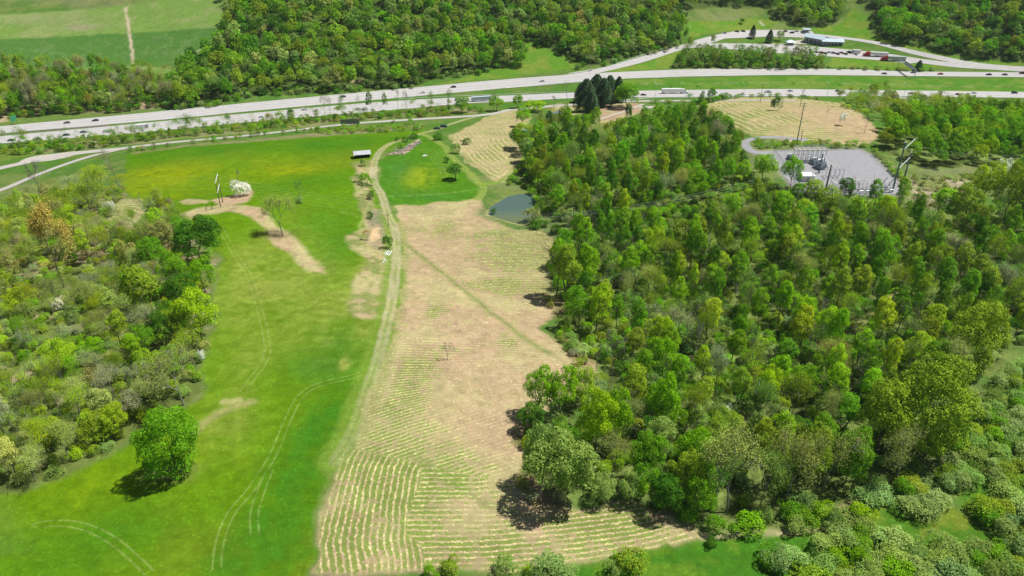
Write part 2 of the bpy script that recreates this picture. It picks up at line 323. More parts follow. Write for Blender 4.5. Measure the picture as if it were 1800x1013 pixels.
hayfield('HAY1', [(712,440),(700,520),(662,650),(630,740),(590,810),(566,880),(550,960),(556,1010)], 1.6, bare, g, 1.0, alt=(alt_mask, altd))
n2 = sm(N2, .35, .6)
hayfield('HAY2', [(790,238),(805,262),(830,290),(880,322),(905,300)], 3.2, .3*N1, .24+.36*n2-splat(830,250,25,10), 1.0)
hayfield('HAY3', [(1200,180),(1240,205),(1300,235),(1400,250),(1540,256)], 4.6, .55*N1+splat(1480,210,60,20), .32+.4*n2-splat(1480,210,60,20)*.6, 1.2)
hayfield('HAY4', [(190,385),(225,400),(258,385)], 3.0, .1*N1, .4+.2*n2, 2.0)
# tree floors
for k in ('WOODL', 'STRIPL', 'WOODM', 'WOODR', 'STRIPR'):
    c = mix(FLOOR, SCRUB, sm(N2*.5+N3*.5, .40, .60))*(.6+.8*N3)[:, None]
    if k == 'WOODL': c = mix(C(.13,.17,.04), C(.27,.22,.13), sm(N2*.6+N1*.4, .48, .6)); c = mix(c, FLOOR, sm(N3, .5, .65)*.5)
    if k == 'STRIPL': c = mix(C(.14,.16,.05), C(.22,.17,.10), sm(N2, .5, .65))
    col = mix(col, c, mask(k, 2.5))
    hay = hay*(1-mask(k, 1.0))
m = mask('MOUND', 2); col = mix(col, mix(C(.07,.165,.015), C(.15,.20,.025), sm(N2*.5+N3*.5, .42, .60)), m)
patch([(1000,992),(1130,972),(1235,948),(1330,945),(1420,938),(1460,960),(1330,1060),(1000,1060)], mix(C(.05,.155,.012), C(.09,.185,.015), sm(N2*.5+N3*.5, .4, .6)), 1.5)
patch([(1425,938),(1455,915),(1475,925),(1445,950)], STRAW, 1.5, .9)
patch([(1460,915),(1475,895),(1525,870),(1530,885),(1490,920)], C(.34,.24,.14), 1.5, .8)
stroke([(1230,948),(1290,940),(1340,938),(1400,935),(1440,930)], 1.0, C(.40,.33,.20), .8, .8, .4)
# powerline corridor: pale scrubby grass
for poly in ([(1340,335),(1310,322),(1230,360),(1130,400),(1010,405),(1000,430),(1100,425),(1200,420),(1330,360)], [(1590,345),(1610,315),(1700,318),(1700,345),(1640,372)]):
    patch(poly, mix(C(.17,.21,.06), C(.30,.26,.15), sm(N2, .5, .65)), 2.0, .9)
stroke([(1570,510),(1550,540),(1520,560),(1505,590),(1498,615)], 1.6, C(.30,.30,.10), .9)
stroke([(1590,700),(1500,618)], 1.0, C(.25,.24,.10), .4)
# banks of brown earth
patch([(-100,268),(225,240),(450,218),(700,197),(825,186),(850,198),(600,216),(450,233),(300,247),(210,256),(100,266),(0,285),(-100,300)], mix(C(.22,.215,.095), C(.13,.19,.03), sm(N2, .44, .62)), 1.5, .85)
patch([(225,268),(450,246),(600,228),(700,221),(760,216),(740,226),(620,236),(420,252),(235,272)], mix(C(.22,.20,.10), C(.14,.18,.04), sm(N3*.5+N2*.5, .44, .62)), 1.5, .85)
for pl_ in ([(905,740),(935,750),(945,775),(925,795),(900,778)], [(925,835),(950,850),(1000,885),(960,892),(930,880)], [(950,515),(980,520),(1010,560),(975,560)], [(980,580),(1010,610),(1050,640),(1040,650),(1000,630)]): patch(pl_, C(.26,.17,.10), 2.5, .9)
patch([(1600,318),(1690,312),(1720,330),(1700,350),(1640,362),(1600,345)], mix(C(.36,.30,.20), C(.17,.21,.06), sm(N2*.5+N3*.5, .46, .58)), 2.5, .95)
patch([(240,182),(270,178),(285,184),(262,191),(240,190)], C(.38,.28,.18), 1.5, .8)
patch([(0,204),(12,203),(14,214),(0,216)], C(.40,.30,.19), 1.5, .8)
patch([(600,143),(640,140),(632,147)], C(.38,.29,.18), 1, .7)
# tracks and paths (colour only where the ground itself is worn)
TRACK = [(985,183),(930,192),(880,197),(830,207),(790,219),(760,230),(735,236),(705,246),(680,256),(664,272),(657,292),(657,312),(660,325),(672,345),(681,375),(693,400),(697,430),(696,470),(690,520),(682,560),(672,600),(655,660),(640,700),(620,760),(590,810)]
TRACK2 = [(742,236),(762,245),(785,262),(800,280),(825,305),(842,322),(850,332),(848,342),(838,350)]
TRACK3 = [(706,425),(740,450),(790,490),(840,530),(890,568),(935,605),(965,622)]
DIRT, DIRT2 = C(.46,.38,.27), C(.40,.36,.17)
dtk = seg_dist(xs+.7*(N3-.5), ys+.7*(N3-.5), W2(dense(TRACK, 5)))
fade = 1-.68*sm(-ys, -P1(690, 520)[1], -P1(625, 735)[1])
col = mix(col, C(.15,.24,.03), sm(-dtk, -6.5, -3.5)*(1-sm(hay, .2, .8)*.4)*sm(-ys, -P1(690,380)[1]-10, -P1(690,380)[1]+10)*.8)
tm = sm(-dtk, -2.4, -1.5)*fade*(.75+.5*(N2-.5))
col = mix(col, mix(DIRT, DIRT2, sm(N2, .45, .6)*.7), tm*.85); hay = hay*(1-tm)
col = mix(col, C(.18,.24,.05), sm(-dtk, -.9, -.3)*.6*sm(N2, .3, .5))
stroke(TRACK3, 1.9, C(.26,.25,.10), .75, .9); stroke(TRACK3, .35, C(.12,.20,.04), .8, .4)
t3 = seg_dist(xs, ys, W2(dense(TRACK3, 3))); hay = hay*(1-sm(-t3, -3, -1.5)*.8)
stroke(TRACK2, 2.2, C(.20,.28,.05), .8, 1.0)
stroke([(846,325),(880,318),(905,300),(922,280),(928,262)], 2.0, C(.16,.27,.03), .8, 1.5)
stroke([(715,795),(745,815),(800,850),(860,885),(940,912),(990,915)], 1.4, C(.10,.19,.03), .4, 1.0)
stroke([(220,14),(226,45),(231,78),(234,113)], 1.3, C(.46,.38,.26), .9, .8, .35)
stroke([(234,116),(270,120),(312,121)], .5, C(.30,.30,.18), .5)
stroke([(365,80),(340,95),(328,110),(318,125)], 1.2, C(.34,.32,.18), .8)
stroke([(1335,38),(1342,45)], 1.2, C(.5,.45,.35), .8)
stroke([(340,760),(370,735),(400,718),(440,705)], 1.6, C(.30,.27,.11), .7, 1.6); stroke([(395,705),(418,702)], 1.2, STRAW, .6)
stroke([(655,345),(640,380),(632,400)], .6, C(.30,.30,.10), .6)
stroke([(680,345),(760,342),(845,333)], .5, C(.22,.30,.08), .5)
for k_ in range(5): stroke([(735+k_*9,262),(765+k_*8,285+k_*2),(775+k_*8,312)], .25, C(.24,.32,.07), .5, .5)
# under the single trees: leaf litter
for (u, v, a) in ((490,412,26), (292,835,38)):
    col = mix(col, C(.20,.15,.08), np.clip(splat(u, v, a, a*.35)*.8, 0, .7))
# pond shore and pad edges
dp = sdist(xs, ys, w_['POND'], 40); col = mix(col, C(.10,.17,.04), sm(dp, -9, -3)*sm(N2, .35, .5)*.8); col = mix(col, C(.33,.30,.14), sm(dp, -2.5, .5)); hay = hay*(1-sm(dp, -3, 0))
dpad = sdist(xs, ys, w_['PAD'], 40); col = mix(col, C(.33,.30,.26), sm(dpad, -3, .5)*.7)
# wheel marks: distance to the nearest tractor line
wheel = np.full(len(xs), 20.0)
WHEELS = [[(380,1020),(385,960),(405,905),(440,862),(480,800),(505,740),(530,695),(565,675),(620,662),(648,650)], [(450,960),(447,905),(460,860),(480,812)],
 [(-40,960),(60,925),(130,922),(190,945),(240,985),(275,1020)], [(385,395),(415,450),(440,490),(458,550),(470,610),(462,640),(440,670),(420,700)],
 TRACK2, [(585,372),(620,376),(655,392)]]
for L in WHEELS:
    q_ = W2(dense(L, 6)); d_ = seg_dist(xs, ys, q_)
    for ex, ey in (q_[0], q_[-1]): d_ = np.where((xs-ex)**2+(ys-ey)**2 < 9, 20, d_)
    wheel = np.minimum(wheel, d_)
wheel = np.minimum(wheel, dtk+.15)
zz = Z(xs, ys); zz = zz-2.2*sm(dp, -1.5, 5)
mt_ = sm(dtk, -9, 9)*0
# classes for the split of one continuous sheet into named pieces
cls = np.zeros(len(xs), int)
cls[mask('MEADOW', .6) > .5] = 1; cls[mask('MEAD2', .6) > .5] = 1; cls[hay > .5] = 2; cls[mask('UPFIELD', .6) > .5] = 3
for k in ('WOODM', 'WOODL', 'WOODR', 'HILL', 'HILLR', 'HILLM', 'STRIPL', 'STRIPR'): cls[mask(k, .6) > .5] = 4
cls[dtk < 2.4] = 5
V = np.stack([xs, ys, zz], 1).astype(np.float32)
idx = np.arange(NR*NC).reshape(NR, NC)
quads = np.stack([idx[:-1, :-1], idx[:-1, 1:], idx[1:, 1:], idx[1:, :-1]], -1).reshape(-1, 4)
ok = (GXv[quads[:, 0]] != GXv[quads[:, 1]]); quads = quads[ok]; qc = cls[quads[:, 0]]

def ground_mat():
    m = bpy.data.materials.new('ground'); m.use_nodes = True; t = m.node_tree; b = t.nodes['Principled BSDF']; N = t.nodes.new; Lk = t.links.new
    b.inputs['Roughness'].default_value = .95; b.inputs['Specular IOR Level'].default_value = 0
    def attr(n): a = N('ShaderNodeAttribute'); a.attribute_name = n; return a
    def math_(op, a, b_=None, c_=None):
        x = N('ShaderNodeMath'); x.operation = op
        for i, q in enumerate((a, b_, c_)):
            if q is None: continue
            if isinstance(q, (int, float)): x.inputs[i].default_value = q
            else: Lk(q, x.inputs[i])
        return x.outputs[0]
    def ss(x, a, b_):
        r = N('ShaderNodeMapRange'); r.interpolation_type = 'SMOOTHSTEP'; r.inputs[1].default_value = a; r.inputs[2].default_value = b_; Lk(x, r.inputs[0]); return r.outputs[0]
    def mixc(f, a, c_):
        x = N('ShaderNodeMix'); x.data_type = 'RGBA'; Lk(f, x.inputs[0])
        for i, q in ((6, a), (7, c_)):
            if isinstance(q, tuple): x.inputs[i].default_value = (*q, 1)
            else: Lk(q, x.inputs[i])
        return x.outputs[2]
    geo = N('ShaderNodeNewGeometry')
    def noise(s, d=4, ro=.6):
        x = N('ShaderNodeTexNoise'); x.inputs['Scale'].default_value = s; x.inputs['Detail'].default_value = d; x.inputs['Roughness'].default_value = ro; Lk(geo.outputs['Position'], x.inputs['Vector']); return x.outputs['Fac']
    n1, n2, n3, n4 = noise(.35, 6, .65), noise(1.25, 2, .6), noise(.11, 5), noise(.09, 7, .72)
    base = attr('Col').outputs['Color']; hy = attr('hay').outputs['Fac']; rd = attr('rowd').outputs['Fac']; gr = attr('green').outputs['Fac']; wh = attr('wheel').outputs['Fac']
    # windrows: a pale ridge each row, stubble or regrown grass between
    ph = math_('ADD', rd, math_('MULTIPLY', math_('SUBTRACT', n1, .5), .6)); fr = math_('ABSOLUTE', math_('SUBTRACT', math_('FRACT', ph), .5))
    ridge = ss(math_('ADD', fr, math_('MULTIPLY', math_('SUBTRACT', n2, .5), .55)), .26, .48)
    gg = ss(math_('ADD', math_('ADD', gr, math_('MULTIPLY', math_('SUBTRACT', n1, .5), 2.6)), math_('MULTIPLY', math_('SUBTRACT', n2, .5), 2.2)), .34, .70)
    grass = mixc(n1, (.075, .175, .014), (.20, .25, .05))
    base2 = mixc(math_('MULTIPLY', math_('MULTIPLY', math_('SUBTRACT', 1.0, ridge), hy), .16), base, (.22, .17, .08))
    c1 = mixc(math_('MULTIPLY', math_('MULTIPLY', math_('MULTIPLY', gg, .86), math_('SUBTRACT', 1.0, ridge)), hy), base2, grass)
    c2 = mixc(math_('MULTIPLY', math_('MULTIPLY', ridge, hy), math_('MULTIPLY', ss(math_('ADD', math_('MULTIPLY', n1, .6), math_('MULTIPLY', n2, .4)), .40, .58), math_('ADD', .22, math_('MULTIPLY', gg, .40)))), c1, (.52, .45, .23))
    # wheel marks
    d1 = math_('ABSOLUTE', math_('SUBTRACT', wh, .95)); wm = math_('MULTIPLY', math_('SUBTRACT', 1.0, ss(d1, .10, .42)), ss(n1, .28, .56))
    c3 = mixc(math_('MULTIPLY', wm, .32), c2, (.30, .35, .11))
    v = math_('MAXIMUM', .30, math_('ADD', -1.02, math_('MULTIPLY', n2, 2.4))); v = math_('ADD', v, math_('MULTIPLY', n1, .95)); v = math_('ADD', v, math_('MULTIPLY', n4, .56))
    s = N('ShaderNodeVectorMath'); s.operation = 'SCALE'; Lk(c3, s.inputs[0]); Lk(v, s.inputs['Scale']); Lk(s.outputs[0], b.inputs['Base Color'])
    bp = N('ShaderNodeBump'); bp.inputs['Strength'].default_value = .5; bp.inputs['Distance'].default_value = .25; Lk(n2, bp.inputs['Height']); Lk(bp.outputs[0], b.inputs['Normal'])
    return m
MG = ground_mat()
def sub_sheet(name, sel):
    q = quads[sel]; used = np.unique(q); mp = np.full(len(V), -1); mp[used] = np.arange(len(used))
    me = npmesh(name, V[used], mp[q].ravel(), 4, MG)
    a = me.attributes.new('Col', 'FLOAT_COLOR', 'POINT'); c4 = np.ones((len(used), 4), np.float32); c4[:, :3] = np.clip(col[used], 0, 1); a.data.foreach_set('color', c4.ravel())
    for nme, arr in (('hay', hay), ('rowd', rowd), ('green', green), ('wheel', wheel)):
        a = me.attributes.new(nme, 'FLOAT', 'POINT'); a.data.foreach_set('value', arr[used].astype(np.float32))
    me.polygons.foreach_set('use_smooth', np.ones(len(q), bool))
    return link(bpy.data.objects.new(name, me))
for nm, k, lb in (('ground', 0, 'rough grassy land between the fields, roads and woods'), ('meadow', 1, 'smooth bright green pasture on both sides of the farm track'), ('mown_field', 2, 'pale mown hay field striped with windrows'), ('upper_field', 3, 'green field on the slope above the highway'), ('woodland_floor', 4, 'leaf litter and moss under the trees'), ('farm_track', 5, 'worn dirt track from the highway frontage down the fields')):
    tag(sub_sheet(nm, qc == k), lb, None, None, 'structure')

# ------------------------------------------------------------------ roads, pad, water
def conc(name, c, lanes=False, ns=.15):
    m = mat(name, c, .85, 0, .05, ns, .2); t = m.node_tree; b = t.nodes['Principled BSDF']
    if lanes:                                            # tyre-worn wheel paths along each lane
        a = t.nodes.new('ShaderNodeAttribute'); a.attribute_name = 'across'; w1 = t.nodes.new('ShaderNodeMath'); w1.operation = 'MULTIPLY'; w1.inputs[1].default_value = 6.2832*3.6
        w2 = t.nodes.new('ShaderNodeMath'); w2.operation = 'COSINE'; w3 = t.nodes.new('ShaderNodeMapRange'); w3.inputs[1].default_value = -1; w3.inputs[2].default_value = 1; w3.inputs[3].default_value = .88; w3.inputs[4].default_value = 1.05
        vm = t.nodes.new('ShaderNodeVectorMath'); vm.operation = 'SCALE'; src = b.inputs['Base Color'].links[0].from_socket
        t.links.new(a.outputs['Fac'], w1.inputs[0]); t.links.new(w1.outputs[0], w2.inputs[0]); t.links.new(w2.outputs[0], w3.inputs[0]); t.links.new(src, vm.inputs[0]); t.links.new(w3.outputs[0], vm.inputs['Scale']); t.links.new(vm.outputs[0], b.inputs['Base Color'])
    return m
M_CONC = conc('highway_concrete', (.49, .47, .45), True); M_OLD = conc('old_concrete', (.47, .44, .40)); M_ASPH = conc('grey_asphalt', (.22, .22, .23)); M_GRAV = mat('gravel', (.325, .32, .33), .95, 0, .10, .6, .05)
M_WHITE = mat('road_paint', (.8, .8, .78), .6); M_GRAVR = mat('pale_gravel', (.50, .45, .38), .95, 0, .2, .6, .05); M_DIRT = mat('shoulder', (.30, .29, .26), .9, 0, .2, .3)
def resample(line, n):
    L = np.array(line, float); s = np.append(0, np.cumsum(np.hypot(*np.diff(L, axis=0).T))); t = np.linspace(0, s[-1], n)
    return np.stack([np.interp(t, s, L[:, 0]), np.interp(t, s, L[:, 1])], 1)
def ribbon_xy(name, A_, B_, m, off=.1, n=300, k=8, parent=None, label=None, skirt=True):
    A_ = resample(A_, n); B_ = resample(B_, n); t = np.linspace(0, 1, k+1)[None, :, None]
    q = A_[:, None]*(1-t)+B_[:, None]*t; x = q[..., 0].ravel(); y = q[..., 1].ravel()
    Vv = np.stack([x, y, Z(x, y)+off], 1); ix = np.arange(n*(k+1)).reshape(n, k+1)
    f = np.stack([ix[:-1, :-1], ix[1:, :-1], ix[1:, 1:], ix[:-1, 1:]], -1).reshape(-1, 4)
    a, b, c = Vv[f[0, 0]], Vv[f[0, 1]], Vv[f[0, 2]]
    if np.cross(b-a, c-a)[2] < 0: f = f[:, ::-1]
    me = npmesh(name, Vv, f.ravel(), 4, m); o = link(bpy.data.objects.new(name, me), parent); at_ = me.attributes.new('across', 'FLOAT', 'POINT'); at_.data.foreach_set('value', np.tile(np.linspace(0, 1, k+1), n).astype(np.float32))
    return tag(o, label, None, None, 'structure')
def W2d(px, k=6): return W2(dense(px, k))
FU = [(-160,240),(0,222.5),(200,204),(450,180),(700,157),(900,139),(1050,129),(1200,122.5),(1350,121),(1500,122.5),(1600,126),(1800,127.5),(2000,129)]
FL = [(-160,251),(0,235),(175,220.5),(325,207.5),(450,195),(700,172.5),(900,154.5),(1095,139),(1350,132.5),(1500,133),(1640,134.5),(1800,136),(2000,138)]
NU = [(-160,256),(0,240),(175,224),(450,198.5),(700,177.5),(900,168),(1012,163),(1125,160),(1350,157),(1550,159),(1800,162),(2000,165)]
NL = [(-160,268),(0,253),(225,235.5),(450,214),(700,193),(825,182),(900,179),(1012,173),(1130,171.5),(1350,170),(1570,170),(1800,172.5),(2000,176)]
ribbon_xy('far_carriageway', W2d(FU), W2d(FL), M_CONC, .14, label='far pale concrete carriageway of the highway')
ribbon_xy('near_carriageway', W2d(NU), W2d(NL), M_CONC, .14, label='near pale concrete carriageway of the highway')
def centre(px_c, width, name, m, off=.1, label=None, n=160, k=3):
    c = np.array(W2d(px_c, 6)); c = resample(c, n); d = np.gradient(c, axis=0); d /= np.hypot(*d.T)[:, None]+1e-9; nrm = np.stack([-d[:, 1], d[:, 0]], 1)
    wv = np.array(resample([(0, q) for q in width], n))[:, 1] if hasattr(width, '__len__') else np.full(n, width)
    if hasattr(width, '__len__'): wv = np.interp(np.linspace(0, 1, n), np.linspace(0, 1, len(width)), width)
    return ribbon_xy(name, c+nrm*wv[:, None]/2, c-nrm*wv[:, None]/2, m, off, n, k, label=label)
centre([(-100,318),(0,296),(40,287),(90,277),(150,268),(210,262),(300,251),(450,237),(600,219.5),(700,212),(850,202.5),(900,193),(990,185.5),(1060,181),(1130,178),(1300,176.5),(1400,177)], [7,7,9,7,6.5,6.5,6.5,6.5,7,7,7,7,7], 'frontage_road', M_OLD, .10, 'narrow pale road running below the highway')
centre([(35,287),(60,280),(95,276),(130,270),(150,267)], [5,16,18,14,5], 'gravel_layby', M_GRAVR, .06, 'gravel lay-by widening the road at its bend')
centre([(-60,350),(0,335),(60,310),(110,291),(160,275),(190,268),(215,262)], 5.5, 'country_lane', M_OLD, .13, 'narrow lane climbing to join the frontage road')
ribbon_xy('entry_ramp', W2d([(940,137),(1000,131),(1050,122),(1120,102),(1200,79),(1230,69),(1262,61)]), W2d([(960,142),(1020,134),(1060,127),(1130,110),(1205,86),(1250,76),(1275,68)]), M_CONC, .18, 120, 5, label='ramp from the highway up to the rest area')
ribbon_xy('upper_parking_lot', W2d([(1262,61),(1300,54.5),(1350,53),(1420,54.5),(1430,58)]), W2d([(1275,68),(1300,67),(1350,65),(1400,66),(1430,68)]), M_CONC, .12, 60, 5, label='upper parking lot of the rest area')
ribbon_xy('lower_parking_lot', W2d([(1205,82),(1240,77),(1320,77),(1400,80),(1480,86.5),(1560,95),(1640,107)]), W2d([(1212,85),(1240,84),(1310,89),(1380,95),(1460,100),(1540,106),(1600,112)]), M_CONC, .14, 90, 5, label='truck parking lot of the rest area')
centre([(1425,62),(1480,67),(1540,76),(1600,91),(1660,104),(1720,115),(1800,122),(1950,127)], [8,7,7,7,8,8,8,8], 'exit_ramp', M_CONC, .20, 'ramp curving behind the rest area back to the highway')
centre([(1580,104),(1620,108),(1680,115),(1740,119),(1800,122.5)], 8, 'truck_exit_ramp', M_CONC, .16, 'ramp from the truck lot to the exit')
ribbon_xy('plaza', W2([(1395,72),(1430,69),(1440,73)]), W2([(1395,77),(1430,77),(1442,77)]), M_GRAVR, .1, 12, 3, label='paved plaza before the rest area building')
centre([(1350,77),(1400,77.5),(1440,77)], 2, 'footpath', M_GRAVR, .1, 'pale footpath through the rest area lawn', 20)
centre([(1560,171),(1620,175),(1680,182),(1740,192),(1800,204),(1900,222)], 8, 'off_ramp', M_CONC, .12, 'ramp leaving the near carriageway behind the trees')
centre([(1610,190),(1640,196),(1672,206)], 5, 'service_road', M_GRAVR, .1, 'short pale service road among shrubs', 30)
centre([(1420,247),(1380,243),(1345,242),(1320,245),(1309,253),(1318,264),(1335,270)], 5, 'gravel_drive', M_GRAV, .1, 'grey gravel drive looping to the substation', 60)
centre([(1125,190),(1135,189),(1148,189)], 12, 'concrete_yard', M_OLD, .1, 'small concrete yard behind the trees', 12)
centre([(1048,212),(1085,200),(1110,192),(1130,183)], 3.5, 'driveway', M_GRAVR, .08, 'pale driveway past the dark pines', 30)
padA = W2([(1322,268),(1362,265.5),(1440,264),(1513,263),(1534,274),(1556,296),(1577,318),(1580,342)]); padB = W2([(1322,268),(1350,279),(1372,302),(1400,338),(1450,342),(1500,346),(1540,344),(1580,342)])
ribbon_xy('gravel_pad', padA, padB, M_GRAV, .12, 60, 10, label='grey gravel pad of the electrical substation')
# markings
def offset_line(A_, B_, t, n=400):
    a = resample(W2d(A_), n); b = resample(W2d(B_), n); return a*(1-t)+b*t
for nm, A_, B_, off in (('far_lane_marking', FU, FL, .17), ('near_lane_marking', NU, NL, .17)):
    mb = MB()
    for t, dash in ((.16, 0), (.44, 1), (.68, 1), (.9, 0)):
        L = offset_line(A_, B_, t, 460); d = np.gradient(L, axis=0); d /= np.hypot(*d.T)[:, None]; nrm = np.stack([-d[:, 1], d[:, 0]], 1)*.09
        z = Z(L[:, 0], L[:, 1])+off
        for i in range(len(L)-1):
            if dash and i % 4 != 0: continue
            mb.add([(*(L[i]+nrm[i]), z[i]), (*(L[i+1]+nrm[i+1]), z[i+1]), (*(L[i+1]-nrm[i+1]), z[i+1]), (*(L[i]-nrm[i]), z[i])], [(0, 1, 2, 3)])
    tag(mb.build(nm, M_WHITE), 'painted lane lines on the highway', None, None, 'structure')
# pond
def water_mat():
    m = bpy.data.materials.new('pond_water'); m.use_nodes = True; t = m.node_tree; b = t.nodes['Principled BSDF']; b.inputs['Roughness'].default_value = .25; b.inputs['Specular IOR Level'].default_value = .3
    g = t.nodes.new('ShaderNodeNewGeometry'); sx = t.nodes.new('ShaderNodeSeparateXYZ'); t.links.new(g.outputs['Position'], sx.inputs[0])
    nz = t.nodes.new('ShaderNodeTexNoise'); nz.inputs['Scale'].default_value = .12; nz.inputs['Detail'].default_value = 5; t.links.new(g.outputs['Position'], nz.inputs['Vector'])
    y0 = P1(900, 396)[1]; y1 = P1(900, 355)[1]; mr = t.nodes.new('ShaderNodeMapRange'); mr.inputs[1].default_value = y0; mr.inputs[2].default_value = y1; t.links.new(sx.outputs[1], mr.inputs[0])
    ad = t.nodes.new('ShaderNodeMath'); ad.operation = 'MULTIPLY_ADD'; ad.inputs[1].default_value = .5; t.links.new(nz.outputs['Fac'], ad.inputs[0]); t.links.new(mr.outputs[0], ad.inputs[2])
    cr_ = t.nodes.new('ShaderNodeValToRGB'); e = cr_.color_ramp.elements; e[0].position = .25; e[0].color = (.16, .19, .05, 1); e[1].position = 1.0; e[1].color = (.085, .14, .115, 1)
    t.links.new(ad.outputs[0], cr_.inputs[0]); t.links.new(cr_.outputs[0], b.inputs['Base Color'])
    bp = t.nodes.new('ShaderNodeBump'); bp.inputs['Strength'].default_value = .08; n2 = t.nodes.new('ShaderNodeTexNoise'); n2.inputs['Scale'].default_value = 1.5; t.links.new(g.outputs['Position'], n2.inputs['Vector']); t.links.new(n2.outputs['Fac'], bp.inputs['Height']); t.links.new(bp.outputs[0], b.inputs['Normal'])
    return m
pc = np.array(w_['POND']).mean(0); mb = MB(); ring = [(pc[0]+(x-pc[0])*1.12, pc[1]+(y-pc[1])*1.12, POND_Z) for x, y in w_['POND']]
mb.add(ring, [tuple(range(len(ring)))[::-1]]); po = mb.build('pond_water', water_mat()); tag(po, 'small green farm pond at the edge of the wood', None, None, 'structure')
if po.data.polygons[0].normal.z < 0: po.data.flip_normals()
# ------------------------------------------------------------------ foliage and bark materials
def leaf_mat(name, stuff=False):
    m = bpy.data.materials.new(name); m.use_nodes = True; t = m.node_tree; N = t.nodes.new; Lk = t.links.new
    for x in list(t.nodes): t.nodes.remove(x)
    out = N('ShaderNodeOutputMaterial')
    if stuff: a = N('ShaderNodeAttribute'); a.attribute_name = 'tint'; base = a.outputs['Color']
    else: a = N('ShaderNodeObjectInfo'); base = a.outputs['Color']
    r = N('ShaderNodeAttribute'); r.attribute_name = 'rnd'
    mr = N('ShaderNodeMapRange'); mr.inputs[3].default_value = .62; mr.inputs[4].default_value = 1.38; Lk(r.outputs['Fac'], mr.inputs[0])
    s = N('ShaderNodeVectorMath'); s.operation = 'SCALE'; Lk(base, s.inputs[0]); Lk(mr.outputs[0], s.inputs['Scale'])
    d = N('ShaderNodeBsdfDiffuse'); tr = N('ShaderNodeBsdfTranslucent'); g = N('ShaderNodeBsdfGlossy'); g.inputs['Roughness'].default_value = .5
    Lk(s.outputs[0], d.inputs[0]); s2 = N('ShaderNodeVectorMath'); s2.operation = 'MULTIPLY'; s2.inputs[1].default_value = (1.1, 1.15, .6); Lk(s.outputs[0], s2.inputs[0]); Lk(s2.outputs[0], tr.inputs[0])
    m1 = N('ShaderNodeMixShader'); m1.inputs[0].default_value = .22; Lk(d.outputs[0], m1.inputs[1]); Lk(tr.outputs[0], m1.inputs[2])
    m2 = N('ShaderNodeMixShader'); m2.inputs[0].default_value = .008; Lk(m1.outputs[0], m2.inputs[1]); Lk(g.outputs[0], m2.inputs[2]); Lk(m2.outputs[0], out.inputs[0])
    return m
M_LEAF = leaf_mat('leaves'); M_LEAFS = leaf_mat('leaves_mass', True)
M_BARK = mat('bark', (.13, .105, .08), .95, 0, .3, 1.5, .1); M_TWIG = mat('pale_bark', (.27, .25, .215), .95, 0, .25, 1.5, .1)

# ------------------------------------------------------------------ tree shapes (metres; origin at the foot)
def skeleton(r, H, spread, first, levels, kids, up=.5, trunk_r=.22, fork=None):
    """recursive branches: list of (points, radii), list of tips"""
    segs, tips = [], []
    def go(p, d, L, rad, lev):
        k = 3; pts = [p]; q = p.copy(); dd = d.copy()
        for _ in range(k):
            dd = dd+r.normal(0, .10, 3)+np.array([0, 0, up*.10]); dd /= np.linalg.norm(dd); q = q+dd*L/k; pts.append(q)
        segs.append((pts, np.linspace(rad, rad*.62, k+1), lev))
        if lev >= levels: tips.append((q, dd)); return
        nk = kids+int(r.integers(0, 2))
        for i in range(nk):
            a = 6.2832*(i+r.random()*.7)/nk; tilt = r.uniform(.45, .95)*spread
            s_ = dd; o = np.cross(s_, [0, 0, 1.0] if abs(s_[2]) < .9 else [1.0, 0, 0]); o /= np.linalg.norm(o); b = np.cross(s_, o)
            nd = s_*math.cos(tilt)+(o*math.cos(a)+b*math.sin(a))*math.sin(tilt); nd[2] += up*.25; nd /= np.linalg.norm(nd)
            go(pts[-1-int(r.integers(0, 2))*(lev > 0)], nd, L*r.uniform(.62, .82), rad*.55, lev+1)
    top = np.array([0, 0, H*first]); d0 = np.array([r.normal(0, .05), r.normal(0, .05), 1.0]); d0 /= np.linalg.norm(d0)
    go(np.array([0, 0, -.6]), d0, H*first, trunk_r, 0)
    return segs, tips
def limb_mesh(segs, name, m, maxlev=9, minr=.02):
    mb = MB()
    for pts, rad, lev in segs:
        if lev > maxlev: continue
        mb.tube(pts, [max(x, minr) for x in rad], 6 if lev == 0 else (4 if lev < 3 else 3), cap=False)
    me = bpy.data.meshes.new(name); me.from_pydata(mb.v, [], mb.f); me.materials.append(m); return me
def leaves(pts, nrm, size, r, spread_n=.38):
    """one small rhomb per point, facing roughly nrm"""
    n = len(pts); nn = nrm+r.normal(0, spread_n, (n, 3)); nn /= np.linalg.norm(nn, axis=1)[:, None]+1e-9
    u = np.cross(nn, r.normal(0, 1, (n, 3))); u /= np.linalg.norm(u, axis=1)[:, None]+1e-9; v = np.cross(nn, u)
    s = size*r.uniform(.6, 1.4, n)[:, None]
    q = np.stack([pts+u*s*.5, pts+v*s*.42, pts-u*s*.5, pts-v*s*.42], 1).reshape(-1, 3)
    return q
def crown_lobes(r, cx, cz, nl, lobe, shape='round', low=-.35):
    L = []
    for i in range(nl):
        for _ in range(30):
            d = r.normal(0, 1, 3); d /= np.linalg.norm(d)
            if d[2] > low: break
        k = r.uniform(.66, .86)
        c = d*np.array([cx, cx, cz])*k
        if shape == 'cone': f = 1-.55*max(0, c[2]/cz); c[0] *= f; c[1] *= f
        L.append((c, lobe*r.uniform(.65, 1.25)))
    L.append((np.zeros(3), min(cx, cz)*.74))
    if cz > cx*1.2: L += [(np.array([0, 0, cz*.4]), cx*.66), (np.array([0, 0, -cz*.35]), cx*.72)]
    return L
